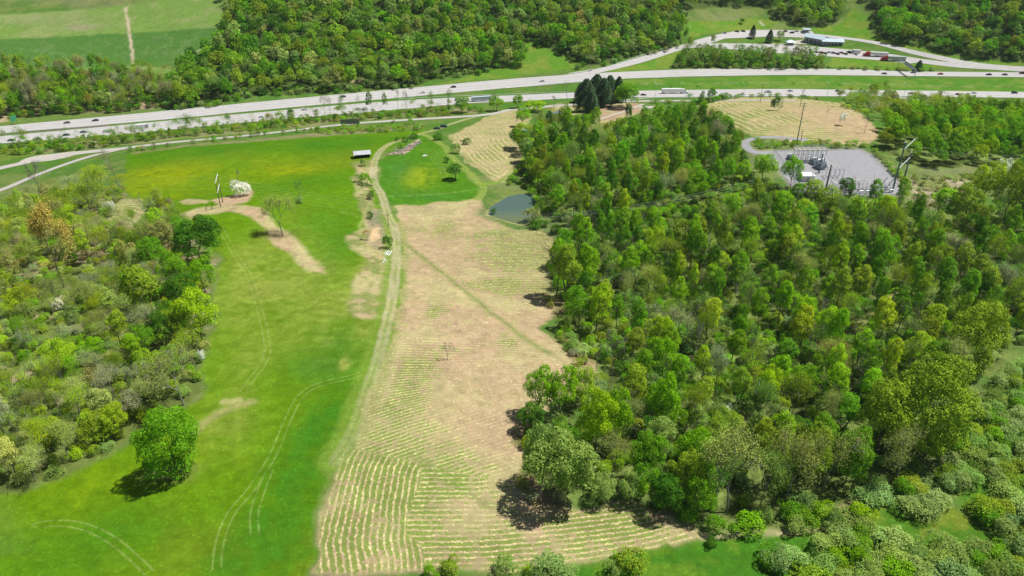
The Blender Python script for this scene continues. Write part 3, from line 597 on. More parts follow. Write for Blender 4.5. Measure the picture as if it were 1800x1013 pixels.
def lobe_points(r, L, n, flat=.85, depth_=.35):
    w2 = np.array([x[1]**2 for x in L]); ii = r.choice(len(L), n, p=w2/w2.sum())
    c = np.array([x[0] for x in L])[ii]; rr = np.array([x[1] for x in L])[ii]
    d = r.normal(0, 1, (n, 3)); d /= np.linalg.norm(d, axis=1)[:, None]; d[:, 2] = np.where(d[:, 2] < -.3, -d[:, 2]*r.random(n), d[:, 2])
    k = 1-depth_*r.random(n)**1.6+.10*r.normal(0, 1, n)
    p = c+d*rr[:, None]*k[:, None]*np.array([1, 1, flat])
    keep = np.ones(n, bool)
    for cc, r0 in L:                                         # drop what is buried inside another lobe
        dd = (p-cc)/np.array([1, 1, flat]); keep &= ((dd**2).sum(1) > (r0*.72)**2) | (r.random(n) < .06)
    g_ = (vnoise(p[:, 0]*.75+31, p[:, 2]*.75+7, 41)+vnoise(p[:, 1]*.75+11, p[:, 2]*.75+57, 42)+vnoise(p[:, 0]*.6+80, p[:, 1]*.6+80, 43))/3
    keep &= (g_ > .43) | (r.random(n) < .22)
    return p[keep], d[keep]
def finish_leaf_mesh(name, q, r):
    n = len(q)//4; me = npmesh(name, q, np.arange(len(q)), 4, M_LEAF)
    a = me.attributes.new('rnd', 'FLOAT', 'FACE'); a.data.foreach_set('value', r.random(n).astype(np.float32)); return me
LIB = {}
def lib(kind, trunk, crown_q, H, Wd, seed):
    r = np.random.default_rng(seed+99)
    LIB.setdefault(kind, []).append(dict(trunk=trunk, crown=finish_leaf_mesh('crown', crown_q, r) if crown_q is not None else None, q=crown_q, H=H, W=Wd))
def make_dense(seed, H=15, Wd=12, lo=.18, nleaf=9000, size=.42, nl=26, lobe=2.0, tall=False, kind='dense', low=None):
    r = np.random.default_rng(seed); zc_ = H*(lo+1)/2; cz = H*(1-lo)/2
    L = crown_lobes(r, Wd/2, cz, nl, lobe, 'cone' if tall else 'round', low or (-.7 if tall else -.45))
    p, d = lobe_points(r, L, nleaf); p[:, 2] += zc_; nrm = d*.8+np.array([0, 0, .5])
    q = leaves(p, nrm, size, r); s, t = skeleton(r, H, 1.0, .34 if not tall else .5, 2, 4, .6, .26)
    hi = np.percentile(p[:, 2], 99.5); q[:, 2] *= H/hi; rr = np.percentile(np.hypot(p[:, 0], p[:, 1]), 98); q[:, :2] *= Wd/2/rr
    lib(kind, limb_mesh(s, 'trunk', M_BARK, minr=.05), q, H, Wd, seed)
def make_budding(seed, H=15, Wd=10, levels=5, kids=2, per=14, size=.30, cl=.75, kind='budding', spread=.75, first=.30, bark=None, minr=.035):
    r = np.random.default_rng(seed); s, t = skeleton(r, H, spread, first, levels, kids, .35, .20)
    tp = np.array([x[0] for x in t]); k = H*.98/np.percentile(tp[:, 2], 99); kx = Wd/2/np.percentile(np.hypot(tp[:, 0], tp[:, 1]), 95)
    S3 = np.array([kx, kx, k]); s = [([a*S3 for a in pts], rad, lev) for pts, rad, lev in s]; tp = tp*S3
    q = None
    if per:
        c = np.repeat(tp, per, 0); c = c+r.normal(0, cl, c.shape); dd = r.normal(0, 1, c.shape)+np.array([0, 0, .6]); q = leaves(c, dd, size, r)
    lib(kind, limb_mesh(s, 'trunk', bark or M_BARK, levels, minr), q, H, Wd, seed)
def make_shrub(seed, H=3, Wd=4.4, nl=20, lobe=.85, nleaf=9500, size=.16, kind='shrub'):
    r = np.random.default_rng(seed); L = [(np.array([r.normal(0, .30)*Wd/2*1.1, r.normal(0, .30)*Wd/2*1.1, H*r.uniform(.15, .55)]), lobe*r.uniform(.6, 1.15)) for _ in range(nl)]; L.append((np.array([0, 0, H*.3]), Wd*.34))
    p, d = lobe_points(r, L, nleaf, .9, .3); p = p[p[:, 2] > -.3]; d = d[:len(p)]
    q = leaves(p, np.tile([0, 0, .8], (len(p), 1))+(p-p.mean(0))/Wd, size, r)
    q[:, 2] *= H/np.percentile(p[:, 2], 99); q[:, :2] *= Wd/2/np.percentile(np.hypot(p[:, 0], p[:, 1]), 97)
    lib(kind, None, q, H, Wd, seed)
def make_conifer(seed, H=17, Wd=9, nleaf=9000, kind='conifer'):
    r = np.random.default_rng(seed); z = r.random(nleaf)**.8; tier = np.floor(z*14)/14; ph = r.random(nleaf)*6.2832
    arm = .55+.45*np.abs(np.sin(ph*3+tier*37)); rad = (1-z**2.4*.86)*arm*(.45+.55*r.random(nleaf)**.5)*Wd/2
    p = np.stack([np.cos(ph)*rad, np.sin(ph)*rad, H*(.10+.9*z)-rad*.22+r.normal(0, .15, nleaf)], 1)
    q = leaves(p, np.stack([np.cos(ph)*.4, np.sin(ph)*.4, np.full(nleaf, .9)], 1), .42, r)
    s = [([np.array([0, 0, -.5]), np.array([0, 0, H*.5]), np.array([0, 0, H*.97])], [.28, .18, .04], 0)]
    lib(kind, limb_mesh(s, 'trunk', M_BARK, minr=.04), q, H, Wd, seed)
for i in range(6): make_dense(10+i, 15, 12, .04, 21000, .34, 30+i*2, 1.75)
for i in range(6): make_dense(30+i, 19, 8.0, .22, 16000, .32, 20+i*2, 1.45, True, 'tall')
for i in range(2): make_dense(90+i, 17, 16, -.06, 56000, .31, 90, 1.8, False, 'big', -.92)
for i in range(6): make_budding(50+i, 16, 9.5, 5, 2, 56, .19, .85, bark=M_TWIG, minr=.05)
for i in range(3): make_budding(60+i, 15, 10, 6, 2, 0, 0, 0, 'bare', .7, .26, M_TWIG, .03)
for i in range(3): make_budding(66+i, 14, 9, 5, 2, 12, .17, .5, 'sparse', .72, .28, M_TWIG, .03)
for i in range(1): make_budding(71, 17, 17, 6, 2, 40, .26, .55, 'spreading', .85, .30)
for i in range(6): make_shrub(80+i)
for i in range(3): make_conifer(95+i)
for i in range(2): make_shrub(120+i, 4, 4, 12, .8, 5000, .2, 'blossom')

COLS = dict(bright=(.245,.50,.006), lime=(.36,.59,.008), mid=(.165,.39,.010), deep=(.080,.225,.010), olive=(.285,.425,.022), pale=(.46,.545,.13), dusty=(.27,.42,.080),
    silver=(.33,.49,.135), brown=(.34,.385,.09), grey=(.40,.43,.20), orange=(.64,.52,.13), pine=(.08,.165,.065), white=(.85,.85,.77), yellow=(.40,.55,.016), russet=(.38,.39,.06))
CNAME = dict(bright='bright green', lime='lime green', mid='mid green', deep='dark green', olive='olive green', pale='pale yellowish', dusty='dusty green', silver='silvery green', brown='brownish budding', grey='grey-brown', orange='tawny orange', pine='dark blue-green', white='white blossoming', yellow='yellow-green', russet='reddish-brown')
KNAME = dict(dense='leafy_tree', tall='leafy_tree', big='leafy_tree', budding='budding_tree', bare='bare_tree', sparse='bare_tree', spreading='budding_tree', shrub='shrub', conifer='pine_tree', blossom='blossoming_shrub')
KCAT = dict(leafy_tree='tree', budding_tree='tree', bare_tree='bare tree', shrub='shrub', pine_tree='pine', blossoming_shrub='blossoming shrub')
KTXT = dict(dense='round leafy tree', tall='tall slim leafy tree', big='large round-crowned tree', budding='budding tree with thin foliage', bare='leafless tree of grey twigs', sparse='nearly bare tree with grey branches', spreading='wide spreading tree on a dark forked trunk', shrub='rounded shrub', conifer='pine', blossom='bush in blossom')
def put(kind, xyz, H, Wd, colr, label, group=None, rnd=None, jit=.12, lean=0):
    rr = rnd or random; v = LIB[kind][rr.randrange(len(LIB[kind]))]; nm = KNAME[kind]; ce = COLS[colr]
    jb = 1+rr.uniform(-jit, jit)*1.4; ce = (ce[0]*jb*(1+rr.uniform(-jit, jit)), ce[1]*jb, ce[2]*jb*(1+rr.uniform(-jit, jit)), 1)
    lean = lean or rr.uniform(-.07, .07); sc_ = (Wd/v['W']*rr.uniform(.85, 1.08), Wd/v['W']*rr.uniform(.85, 1.12), H/v['H']); rz = rr.uniform(0, 6.28); loc = (xyz[0], xyz[1], xyz[2]-.1)
    if v['trunk'] is None:
        o = bpy.data.objects.new(nm, v['crown']); scene.collection.objects.link(o); o.color = ce; o.location = loc; o.rotation_euler = (0, 0, rz); o.scale = sc_
        return tag(o, label, KCAT[nm], group)
    e = empty(nm, loc, rz); e.scale = sc_; e.rotation_euler = (lean, 0, rz); tag(e, label, KCAT[nm], group)
    o = bpy.data.objects.new('trunk' if v['crown'] else 'branches', v['trunk']); link(o, e)
    if v['crown']: o = bpy.data.objects.new('crown', v['crown']); link(o, e); o.color = ce
    return e
taken = []                                                   # (x, y, radius) of the trees placed by hand
def at(kind, u, v, hpx, wpx, colr, label, group=None, jit=.06):
    u += (900-u)/(2763-v)*hpx*(.2 if kind in ('tall', 'bare', 'sparse', 'spreading') else .5); p = P1(u, v); H = hpx/hscale(p, v); Wd = wpx/wscale(p); taken.append((p[0], p[1], Wd*(.7 if kind == 'spreading' else .42))); return put(kind, p, H, Wd, colr, label, group, jit=jit)

# ------------------------------------------------------------------ single trees one can point to
at('big', 296, 830, 106, 110, 'mid', 'large round bright green tree standing alone on the meadow beside its dark shadow')
at('budding', 492, 416, 66, 56, 'pale', 'pale thinly leaved tree alone on the bare strip of the meadow knoll')
at('spreading', 103, 505, 136, 120, 'orange', 'tawny orange spreading tree towering over the open wood')
at('dense', 348, 466, 82, 84, 'deep', 'dark green dense tree at the meadow edge, nearest to the bare curved strip')
at('dense', 356, 518, 62, 46, 'bright', 'narrow bright green tree bulging into the meadow below the darkest crown')
at('dense', 303, 514, 66, 60, 'mid', 'mid green round tree just inside the wood west of the narrow bright one')
at('dense', 345, 596, 84, 78, 'lime', 'lime and dark green tree bulging over its black shadow at the meadow edge')
at('tall', 258, 556, 82, 66, 'olive', 'tall olive tree with a dark foot in the middle of the wood by the meadow')
at('dense', 312, 606, 60, 50, 'olive', 'olive tree behind the lime green one at the meadow edge')
at('budding', 334, 645, 58, 46, 'yellow', 'yellow-green budding tree beside the small white blossoms at the meadow edge')
at('blossom', 354, 636, 20, 15, 'white', 'tiny white blossoming bush at the meadow edge')
at('blossom', 193, 380, 26, 22, 'white', 'white blossoming tree beside the small pale hay patch in the wood')
at('blossom', 104, 547, 24, 26, 'white', 'leaning white blossoming bush in the middle of the open wood')
at('budding', 312, 712, 84, 98, 'brown', 'broad brownish budding tree at the lower corner of the wood')
at('dense', 160, 642, 44, 52, 'bright', 'bright green low tree in the middle of the open wood')
at('budding', 195, 700, 52, 56, 'grey', 'grey-brown twiggy tree in the lower part of the open wood')
at('sparse', 205, 327, 66, 46, 'grey', 'dark grey nearly bare tree where the wood meets the upper meadow')
at('bare', 66, 345, 60, 66, 'grey', 'white-limbed leafless tree beside the country lane')
at('budding', 150, 392, 75, 70, 'olive', 'broad olive tree between the lane and the small hay patch')
at('budding', 178, 352, 62, 58, 'yellow', 'yellow-green tree below the country lane')
at('tall', 290, 450, 62, 44, 'brown', 'brown budding slim tree behind the dark green crowns')
at('sparse', 272, 400, 60, 50, 'olive', 'thin tree at the tip of the wood by the bare strip')
for u, v, h, w__, c, l in ((272,482,66,52,'mid','mid green tree north-west of the three dark crowns at the meadow edge'), (318,548,62,48,'deep','dark green tree wedged between the lime green one and the narrow bright one'), (236,530,58,50,'mid','mid green tree west of the tall olive tree with a dark foot'), (285,610,58,50,'deep','dark green tree behind the yellow-green one by the white blossoms'), (250,625,50,48,'mid','mid green tree deeper in the wood behind the white blossoms'), (300,665,52,50,'mid','mid green tree above the broad brownish one at the wood corner'), (330,440,50,44,'mid','mid green tree behind the darkest crown at the meadow edge')):
    at('dense', u, v, h, w__, c, l)
for u, v, h, w__, c, l, k in ((1735,372,88,62,'yellow','tall yellow-green tree at the far corner of the rough patch east of the steel frame','dense'), (1780,385,92,66,'olive','big olive tree behind the tall yellow-green one east of the steel frame','dense'), (1700,400,70,60,'olive','olive tree in front of the rough patch east of the steel frame','dense'), (1655,388,56,48,'bright','bright tree at the near edge of the rough patch east of the steel frame','tall'), (1765,310,30,26,'white','white blossoming tree at the edge of the wood behind the steel frame','blossom'), (1277,735,24,22,'white','small white blossoming bush lost in the middle of the lower main wood','blossom')):
    at(k, u, v, h, w__, c, l)
at('dense', 275, 760, 40, 44, 'mid', 'mid green bushy tree behind the large lone tree')
at('blossom', 423, 344, 24, 36, 'white', 'wide mound of white blossom on the red soil of the meadow knoll')
at('bare', 418, 322, 28, 22, 'grey', 'thin leafless sapling behind the white blossom mound')
at('bare', 526, 352, 34, 24, 'grey', 'small leafless tree over a silvery bush on the meadow')
at('shrub', 526, 357, 12, 20, 'silver', 'silvery bush at the foot of the small leafless tree on the meadow')
at('tall', 800, 316, 27, 27, 'deep', 'dark green conical tree standing alone beside the upper green field')
at('shrub', 784, 286, 10, 14, 'deep', 'small dark bush above the conical tree by the wheel tracks')
at('shrub', 820, 254, 11, 22, 'deep', 'dark shrub in the middle of the upper mown field')
at('shrub', 770, 246, 12, 26, 'deep', 'dark shrub where the wheel tracks leave the dirt track')
at('shrub', 800, 270, 18, 20, 'dusty', 'grey-green shrub at the west edge of the upper mown field')
at('shrub', 643, 325, 20, 30, 'bright', 'bright green bush beside the bend of the dirt track')
at('shrub', 630, 320, 14, 20, 'silver', 'silvery bush touching the bright one beside the dirt track')
at('shrub', 652, 350, 14, 17, 'deep', 'dark bush beside the dirt track below the bright one')
at('shrub', 638, 292, 13, 15, 'dusty', 'small bush in front of the metal-roofed shed')
at('shrub', 650, 384, 12, 14, 'deep', 'lone dark bush on the grey rough strip')
at('shrub', 680, 436, 22, 24, 'deep', 'dark bush above the heap of white pipes')
at('budding', 645, 422, 18, 16, 'orange', 'small orange-leaved tree beside the pale earth scar')
at('shrub', 703, 262, 10, 14, 'bright', 'green bush growing in the heap of rubble')
at('shrub', 712, 250, 9, 16, 'deep', 'dark bush behind the heap of rubble')
at('shrub', 727, 244, 8, 22, 'deep', 'low dark bushes at the upper end of the rubble heap')
at('bare', 786, 632, 30, 34, 'grey', 'leafless brushy sapling alone on the large mown field')
at('shrub', 868, 376, 10, 13, 'deep', 'small dark shrub on the near bank of the pond')
at('shrub', 938, 386, 20, 34, 'brown', 'brownish shrub leaning over the lower end of the pond')
at('bare', 1078, 660, 88, 72, 'grey', 'tall leafless silver-limbed tree at the field edge among green ones')
at('sparse', 1095, 540, 70, 40, 'grey', 'thin grey tree rising among green crowns above the mown field corner')
for u, v, h, w__, c, l in ((978,520,96,46,'bright','bright slim tree at the field edge over bare brown brush'), (1000,530,98,50,'olive','olive slim tree second in the clump over the brown brush'), (1030,520,88,44,'bright','bright slim tree at the inner side of the clump by the brown brush'), (1050,590,90,44,'lime','lime green slim tree above the bare brush corner'), (1035,480,74,40,'mid','mid green slim tree behind the clump at the field edge')):
    at('tall', u, v, h, w__, c, l)
for u, v, h, w__, c, l, k in ((948,735,84,60,'bright','bright crown on the corner that juts into the mown field','dense'), (990,738,90,62,'bright','second bright crown behind the corner that juts into the mown field','dense'), (935,760,50,50,'deep','dark bushy tree on the corner that juts into the mown field','dense'), (1050,800,112,66,'lime','tall lime green tree behind the dusty round crown','dense'), (1085,790,100,58,'bright','bright green tree in the middle of the lower field-edge clump','dense'), (1165,770,104,72,'bright','large bright tree with visible stems in the lower clump','dense'), (1140,850,88,70,'mid','mid green bushy tree low in the lower clump','dense'), (1000,870,72,60,'mid','mid green tree between the dusty crown and the field','dense'),
    (982,888,118,112,'dusty','large dusty green round tree at the lower field edge','dense'), (955,850,100,70,'dusty','dusty green tree behind the large dusty round one','dense'), (1078,850,84,62,'brown','brownish tree right beside the large dusty round one','budding'), (1172,905,66,60,'deep','dark green tree at the lower edge of the main wood','dense'), (1110,885,50,50,'dusty','low dusty tree between brown and dark ones at the lower wood edge','dense'),
    (1290,900,125,110,'pale','pale budding tree with white limbs at the lower edge of the main wood','budding'), (1395,880,110,84,'brown','brown twiggy tree at the lower edge of the main wood','budding'), (1460,865,105,90,'brown','second brown twiggy tree at the lower edge of the main wood','budding'), (1345,890,86,70,'dusty','dusty budding tree between two broad twiggy ones','budding'), (1640,790,140,130,'olive','huge round olive crown at the right end of the main wood','big'), (1560,800,120,90,'olive','olive tree beside the huge round crown at the wood end','dense'), (1715,650,110,110,'olive','dark olive round tree above the shrub thicket','big'), (1230,905,66,64,'mid','mid green bushy tree at the lower edge of the main wood','dense'), (1060,884,44,54,'dusty','low dusty tree between the large dusty crown and the brownish one','dense'), (1210,880,84,64,'olive','olive tree behind the mid green bushy one at the lower wood edge','dense'), (1265,880,90,60,'dusty','dusty tree behind the pale white-limbed one','budding'), (1425,850,92,70,'olive','olive tree behind the two broad twiggy ones','dense'), (1350,850,90,66,'olive','olive tree behind the dusty budding one','dense'), (1500,850,92,76,'mid','mid green tree right of the two broad twiggy ones','dense'), (1130,880,60,52,'mid','mid green tree left of the darkest one at the lower wood edge','dense'), (1590,850,84,74,'brown','olive-brown thin tree leaning over the dusty shrubs','budding')):
    at(k, u, v, h, w__, c, l)
for u, v, h, w__, l in ((1030,196,56,46,'dark pine at the west side of the pine group'), (1048,184,52,44,'dark pine in the middle of the pine group'), (1074,180,46,44,'dark pine in the back of the pine group by the highway'), (1040,206,46,36,'lowest dark pine in front of the pine group'), (1060,188,50,42,'dark pine between the middle and the back one of the group'), (1088,180,44,30,'pointed dark pine at the east end of the group'), (1022,180,34,30,'small dark pine at the highway side of the group')):
    at('conifer', u, v, h, w__, 'pine', l)
at('dense', 1103, 190, 44, 46, 'mid', 'round green tree beside the pine group'); at('dense', 1094, 186, 34, 30, 'olive', 'small olive tree wedged beside the pine group')
at('dense', 938, 196, 20, 42, 'lime', 'lime green low tree beside the blue-grey roof'); at('dense', 918, 222, 34, 30, 'bright', 'bright green round tree above the small light blue cabin'); at('sparse', 941, 226, 40, 26, 'grey', 'grey thin tree beside the small light blue cabin')
at('sparse', 998, 185, 42, 22, 'grey', 'thin dark tree between the highway and the house yard'); at('bare', 974, 190, 22, 22, 'grey', 'leafless small tree by the house yard')
at('dense', 872, 195, 26, 26, 'bright', 'round green tree below the tanker trailer'); at('dense', 812, 198, 28, 34, 'mid', 'round green bushy tree beside the white semi truck'); at('dense', 910, 190, 24, 22, 'bright', 'small round tree by the end of the frontage road'); at('sparse', 866, 194, 34, 14, 'grey', 'slim bare tree before the highway')
at('shrub', 1365, 194, 24, 22, 'deep', 'dark round shrub alone on the mown hilltop'); at('blossom', 1482, 221, 22, 20, 'white', 'white blossoming tree alone on the mown hilltop'); at('bare', 1453, 208, 18, 10, 'grey', 'cut leafless stump tree on the mown hilltop'); at('bare', 1521, 234, 34, 26, 'grey', 'leafless forked tree at the edge of the mown hilltop')
at('dense', 1283, 152, 1, 1, 'deep', 'speck of a bush') if False else None
at('conifer', 1323, 68, 24, 14, 'pine', 'dark pine beside the upper parking lot'); at('conifer', 1353, 76, 24, 16, 'pine', 'dark pine on the rest area lawn'); at('dense', 1371, 72, 18, 15, 'dusty', 'dusty round tree on the rest area lawn'); at('dense', 1305, 42, 10, 10, 'deep', 'small round tree on the grass above the rest area')
at('conifer', 1616, 124, 18, 14, 'pine', 'dark conical tree beside the sign gantry'); at('tall', 1253, 82, 22, 10, 'olive', 'slim tree at the fork of the entry ramp'); at('tall', 1213, 88, 24, 14, 'olive', 'olive tree beside the entry ramp'); at('dense', 912, 116, 28, 26, 'mid', 'round tree at the tip of the bright grass slope'); at('shrub', 1016, 122, 10, 14, 'dusty', 'shrub at the foot of the bright grass slope')
at('dense', 1395, 335, 60, 36, 'bright', 'rounded bright tree in front of the substation gravel'); at('dense', 1345, 320, 50, 46, 'bright', 'round bright green tree beside the gravel drive over a deep shadow')
for u, v, h, w__, c in ((1398,372,50,36,'mid'), (1425,372,54,42,'olive'), (1452,384,56,44,'olive'), (1482,372,58,36,'deep'), (1500,392,44,40,'lime'), (1534,372,56,28,'mid'), (1552,396,50,40,'bright'), (1583,372,58,26,'bright'), (1375,380,44,36,'bright'), (1412,392,40,36,'lime')):
    at('tall', u, v, h, w__, c, '%s slim tree in the row standing between camera side wood and the substation' % CNAME[c] if False else '%s slim tree in the row along the near side of the substation pad' % CNAME[c], 'trees along the near side of the substation')

# ------------------------------------------------------------------ woods: every tree its own place, spacing by kind
def scatter(poly, gap, seed, shrink=1.0, edge=0.0, tk=1.0):
    r = np.random.default_rng(seed); q = np.array(poly); x0, y0 = q.min(0); x1, y1 = q.max(0)
    nx = int((x1-x0)/gap)+1; ny = int((y1-y0)/gap)+1; gxx, gyy = np.meshgrid(np.arange(nx), np.arange(ny))
    px = x0+(gxx+.5*(gyy % 2)+r.uniform(-.42, .42, gxx.shape))*gap; py = y0+(gyy+r.uniform(-.42, .42, gxx.shape))*gap
    px, py = px.ravel(), py.ravel(); k = sdist(px, py, poly, 300) > edge; px, py = px[k], py[k]
    for tx, ty, tr in taken: k = (px-tx)**2+(py-ty)**2 > ((tr+gap*.35)*tk)**2; px, py = px[k], py[k]
    p = np.stack([px, py, Z(px, py)], 1); s = proj(p); k = (s[:, 0] > -60) & (s[:, 0] < 1860) & (s[:, 1] > -30) & (s[:, 1] < 1075)
    return p[k], s[k]
INST = []                                                    # all scattered trees: kind, xyz, H, W, colour, zone
def zone(name, poly, gap, seed, hr, wr, mixk, mixc, edge=1.0, keep=None):
    rr = random.Random(seed); p, s = scatter(poly, gap, seed, edge=edge, tk=.45 if all(m_[0] == 'shrub' for m_ in mixk) else 1)
    for a, b in zip(p, s):
        if keep and not keep(a, b, rr): continue
        k = rr.choices([m_[0] for m_ in mixk], [m_[1] for m_ in mixk])[0]
        cl = mixc(a, b, rr, k) if callable(mixc) else rr.choices(list(mixc), list(mixc.values()))[0]
        H = rr.uniform(*hr); Wd = rr.uniform(*wr)
        if k == 'shrub': H *= .30; Wd *= .7
        if k in ('tall',): H *= 1.14; Wd *= .74
        if k in ('budding', 'bare', 'sparse'): H *= 1.0; Wd *= .95
        INST.append(dict(k=k, p=a, H=H, W=Wd, c=cl, z=name, s=b, px=H*F/b[2]))
def ch(rr, d): return rr.choices(list(d), list(d.values()))[0]
def inpx(s, poly): return bool(inside(np.array([s[0]]), np.array([s[1]]), poly)[0])
CORR = [(1345,340),(1310,325),(1240,362),(1130,398),(1060,412),(1012,405),(1000,428),(1060,432),(1130,425),(1235,412),(1330,365)]
def c_main(a, s, rr, k):
    u, v = s[0], s[1]; n = float(fbm(np.array([a[0]/28.0]), np.array([a[1]/28.0]), 77, 2)[0])
    if k in ('budding', 'sparse', 'bare'): return ch(rr, dict(olive=3, pale=2, brown=1.1 if v > 640 else .4, dusty=2, grey=.6))
    if v > 720: return ch(rr, dict(bright=2.2 if n < .5 else .6, olive=3, dusty=2.5, mid=2, brown=1.2))
    if v < 330: return ch(rr, dict(bright=3, mid=3.5, olive=1.4, deep=2.2, lime=.8))
    if u > 1600: return ch(rr, dict(bright=2.5, mid=3, olive=3, deep=1.2, yellow=1))
    return ch(rr, dict(bright=3.6, mid=3.2, lime=1.2, deep=1.3, olive=1.5, yellow=.6))
def k_main(a, s, rr):
    if inpx((s[0], s[1]), CORR) or (1335 < s[0] < 1600 and s[1] < 398): return False
    return not inpx((s[0], s[1]), [(1480,620),(1500,540),(1580,500),(1590,520),(1530,570),(1510,625)])
zone('main', w_['WOODM'], 9.0, 101, (11, 19.5), (6.5, 11.5), [('tall', 6.5), ('dense', 1.8), ('budding', 2.8), ('sparse', 1.0), ('bare', .3)], c_main, 2.0, k_main)
zone('main', w_['WOODM'], 5.0, 102, (9, 15), (6, 10), [('shrub', 1)], lambda a, s, rr, k: ch(rr, dict(bright=2, mid=2, dusty=3, olive=2, deep=1.5, silver=.9)), 0.0)
zone('upper', w_['WOODR'], 8.5, 103, (11, 16), (8, 11), [('dense', 4), ('tall', 3), ('budding', 1)], lambda a, s, rr, k: ch(rr, dict(bright=3, mid=3, lime=1.2, deep=1, olive=1.2)), 1.0)
def k_left(a, s, rr):
    n = float(fbm(np.array([a[0]/22.0]), np.array([a[1]/22.0]), 31, 2)[0])
    return n > .38 or rr.random() < .45
def c_left(a, s, rr, k):
    v = s[1]
    if k == 'shrub': return ch(rr, dict(olive=2.4, bright=.8, yellow=1.8, dusty=1.5, brown=1.3, pale=1.6, grey=.8))
    if s[0] > 240 and 430 < v < 620 and k in ('dense', 'tall'): return ch(rr, dict(mid=3, bright=2, deep=1.5, olive=1))
    return ch(rr, dict(olive=4, pale=3.2, yellow=2.6, brown=1.5, grey=1.9, bright=.7, dusty=1.0))
zone('left', w_['WOODL'], 6.9, 104, (8.5, 14), (7, 10.5), [('budding', 6), ('tall', 1.2), ('dense', 1.3), ('sparse', 1.8)], c_left, 1.5, k_left)
zone('left', w_['WOODL'], 4.8, 105, (7, 12), (4.5, 8), [('shrub', 1)], c_left, 0.5)
zone('strip', w_['STRIPL'], 7.6, 106, (12, 20), (8, 12), [('budding', 4), ('dense', 1.5), ('tall', 1.2), ('sparse', 1)], lambda a, s, rr, k: ch(rr, dict(olive=3, yellow=1.5, brown=2, grey=2, bright=2.4, mid=2)), 1.0, lambda a, s, rr: rr.random() < .9)
zone('strip', w_['STRIPL'], 6.0, 107, (11, 17), (7, 12), [('shrub', 1)], dict(mid=3, deep=3, olive=2, dusty=1), 0)
zone('rest', w_['STRIPR'], 7.0, 108, (12, 18), (7, 10), [('budding', 3), ('sparse', 2), ('dense', 1.2)], dict(olive=2, dusty=3, grey=2, mid=2), .5)
zone('rest', w_['STRIPR'], 5, 109, (13, 20), (7, 11), [('shrub', 1)], dict(dusty=3, mid=2, deep=1.6), 0)
hillc = lambda a, s, rr, k: ch(rr, dict(olive=3.2, mid=3.4, bright=1.0, deep=1.8, brown=.35, dusty=2.6, pale=.3)) if s[0] < 1240 else ch(rr, dict(olive=3, mid=4, bright=1.0, deep=2.4, brown=.35, dusty=1.6))
for nm, sd_ in (('HILL', 111), ('HILLR', 112), ('HILLM', 113)):
    zone('hill', w_[nm], 9.0, sd_, (10, 19), (9, 15), [('dense', 6), ('tall', 2), ('budding', 1.5)], hillc, 2.0)
# edge shrubs round the far woods
zone('hill', w_['HILL'], 6.5, 115, (10, 16), (6, 11), [('shrub', 1)], dict(dusty=3, silver=1.5, mid=2, deep=1.5), -3, lambda a, s, rr: sdist(np.array([a[0]]), np.array([a[1]]), w_['HILL'], 300)[0] < 9 and s[1] > 25)
zone('hill', w_['HILLR'], 6.5, 116, (10, 16), (6, 11), [('shrub', 1)], dict(dusty=3, silver=1, deep=2.5), -2, lambda a, s, rr: sdist(np.array([a[0]]), np.array([a[1]]), w_['HILLR'], 300)[0] < 8 and s[1] > 25)
# silvery shrub thicket below the main wood
MND = [[(1305,1000),(1330,975),(1375,960),(1400,985),(1390,1010)], [(1440,930),(1480,915),(1500,935),(1475,950)], [(1425,1000),(1460,950),(1540,935),(1590,960),(1640,1030),(1430,1050)], [(1520,885),(1560,860),(1620,850),(1660,890),(1650,915),(1590,910)], [(1590,980),(1640,960),(1720,960),(1790,1010),(1810,1050),(1600,1050)], [(1715,900),(1760,880),(1900,850),(1900,1000),(1800,980),(1750,950)], [(1700,730),(1745,690),(1800,650),(1950,600),(1950,860),(1760,870),(1720,830),(1680,800),(1650,790)], [(1370,910),(1420,890),(1450,905),(1430,935),(1375,940)], [(1640,830),(1690,815),(1700,850),(1665,865)], [(1750,985),(1800,960),(1850,1000),(1800,1030)]]
for i, q in enumerate(MND):
    zone('thicket', W2(q), 4.6, 120+i, (11, 17), (9, 14), [('shrub', 1)], dict(silver=3, dusty=5, olive=1.2, mid=1.6, bright=.5), -.5)
for u, v, w__, c in ((888,1006,44,'dusty'), (965,1012,60,'silver'), (1000,1020,40,'silver'), (790,1012,44,'olive'), (755,1016,36,'bright'), (930,1008,22,'lime'), (1110,1000,56,'olive'), (1080,1008,36,'dusty'), (1085,985,20,'lime'), (1260,938,50,'mid'), (1320,935,50,'bright'), (1210,915,44,'mid'), (1340,918,44,'dusty'), (1510,918,54,'lime'), (1250,958,24,'deep'), (1680,850,36,'silver'), (1640,905,40,'silver')):
    at('shrub', u, v, w__*.55, w__*1.15, c, '%s shrub on the grass %s' % (CNAME[c], 'at the bottom edge of the mown field' if u < 1150 else 'below the main wood'), 'shrubs on the grass below the main wood' if u >= 1150 else 'shrubs at the bottom edge of the mown field')
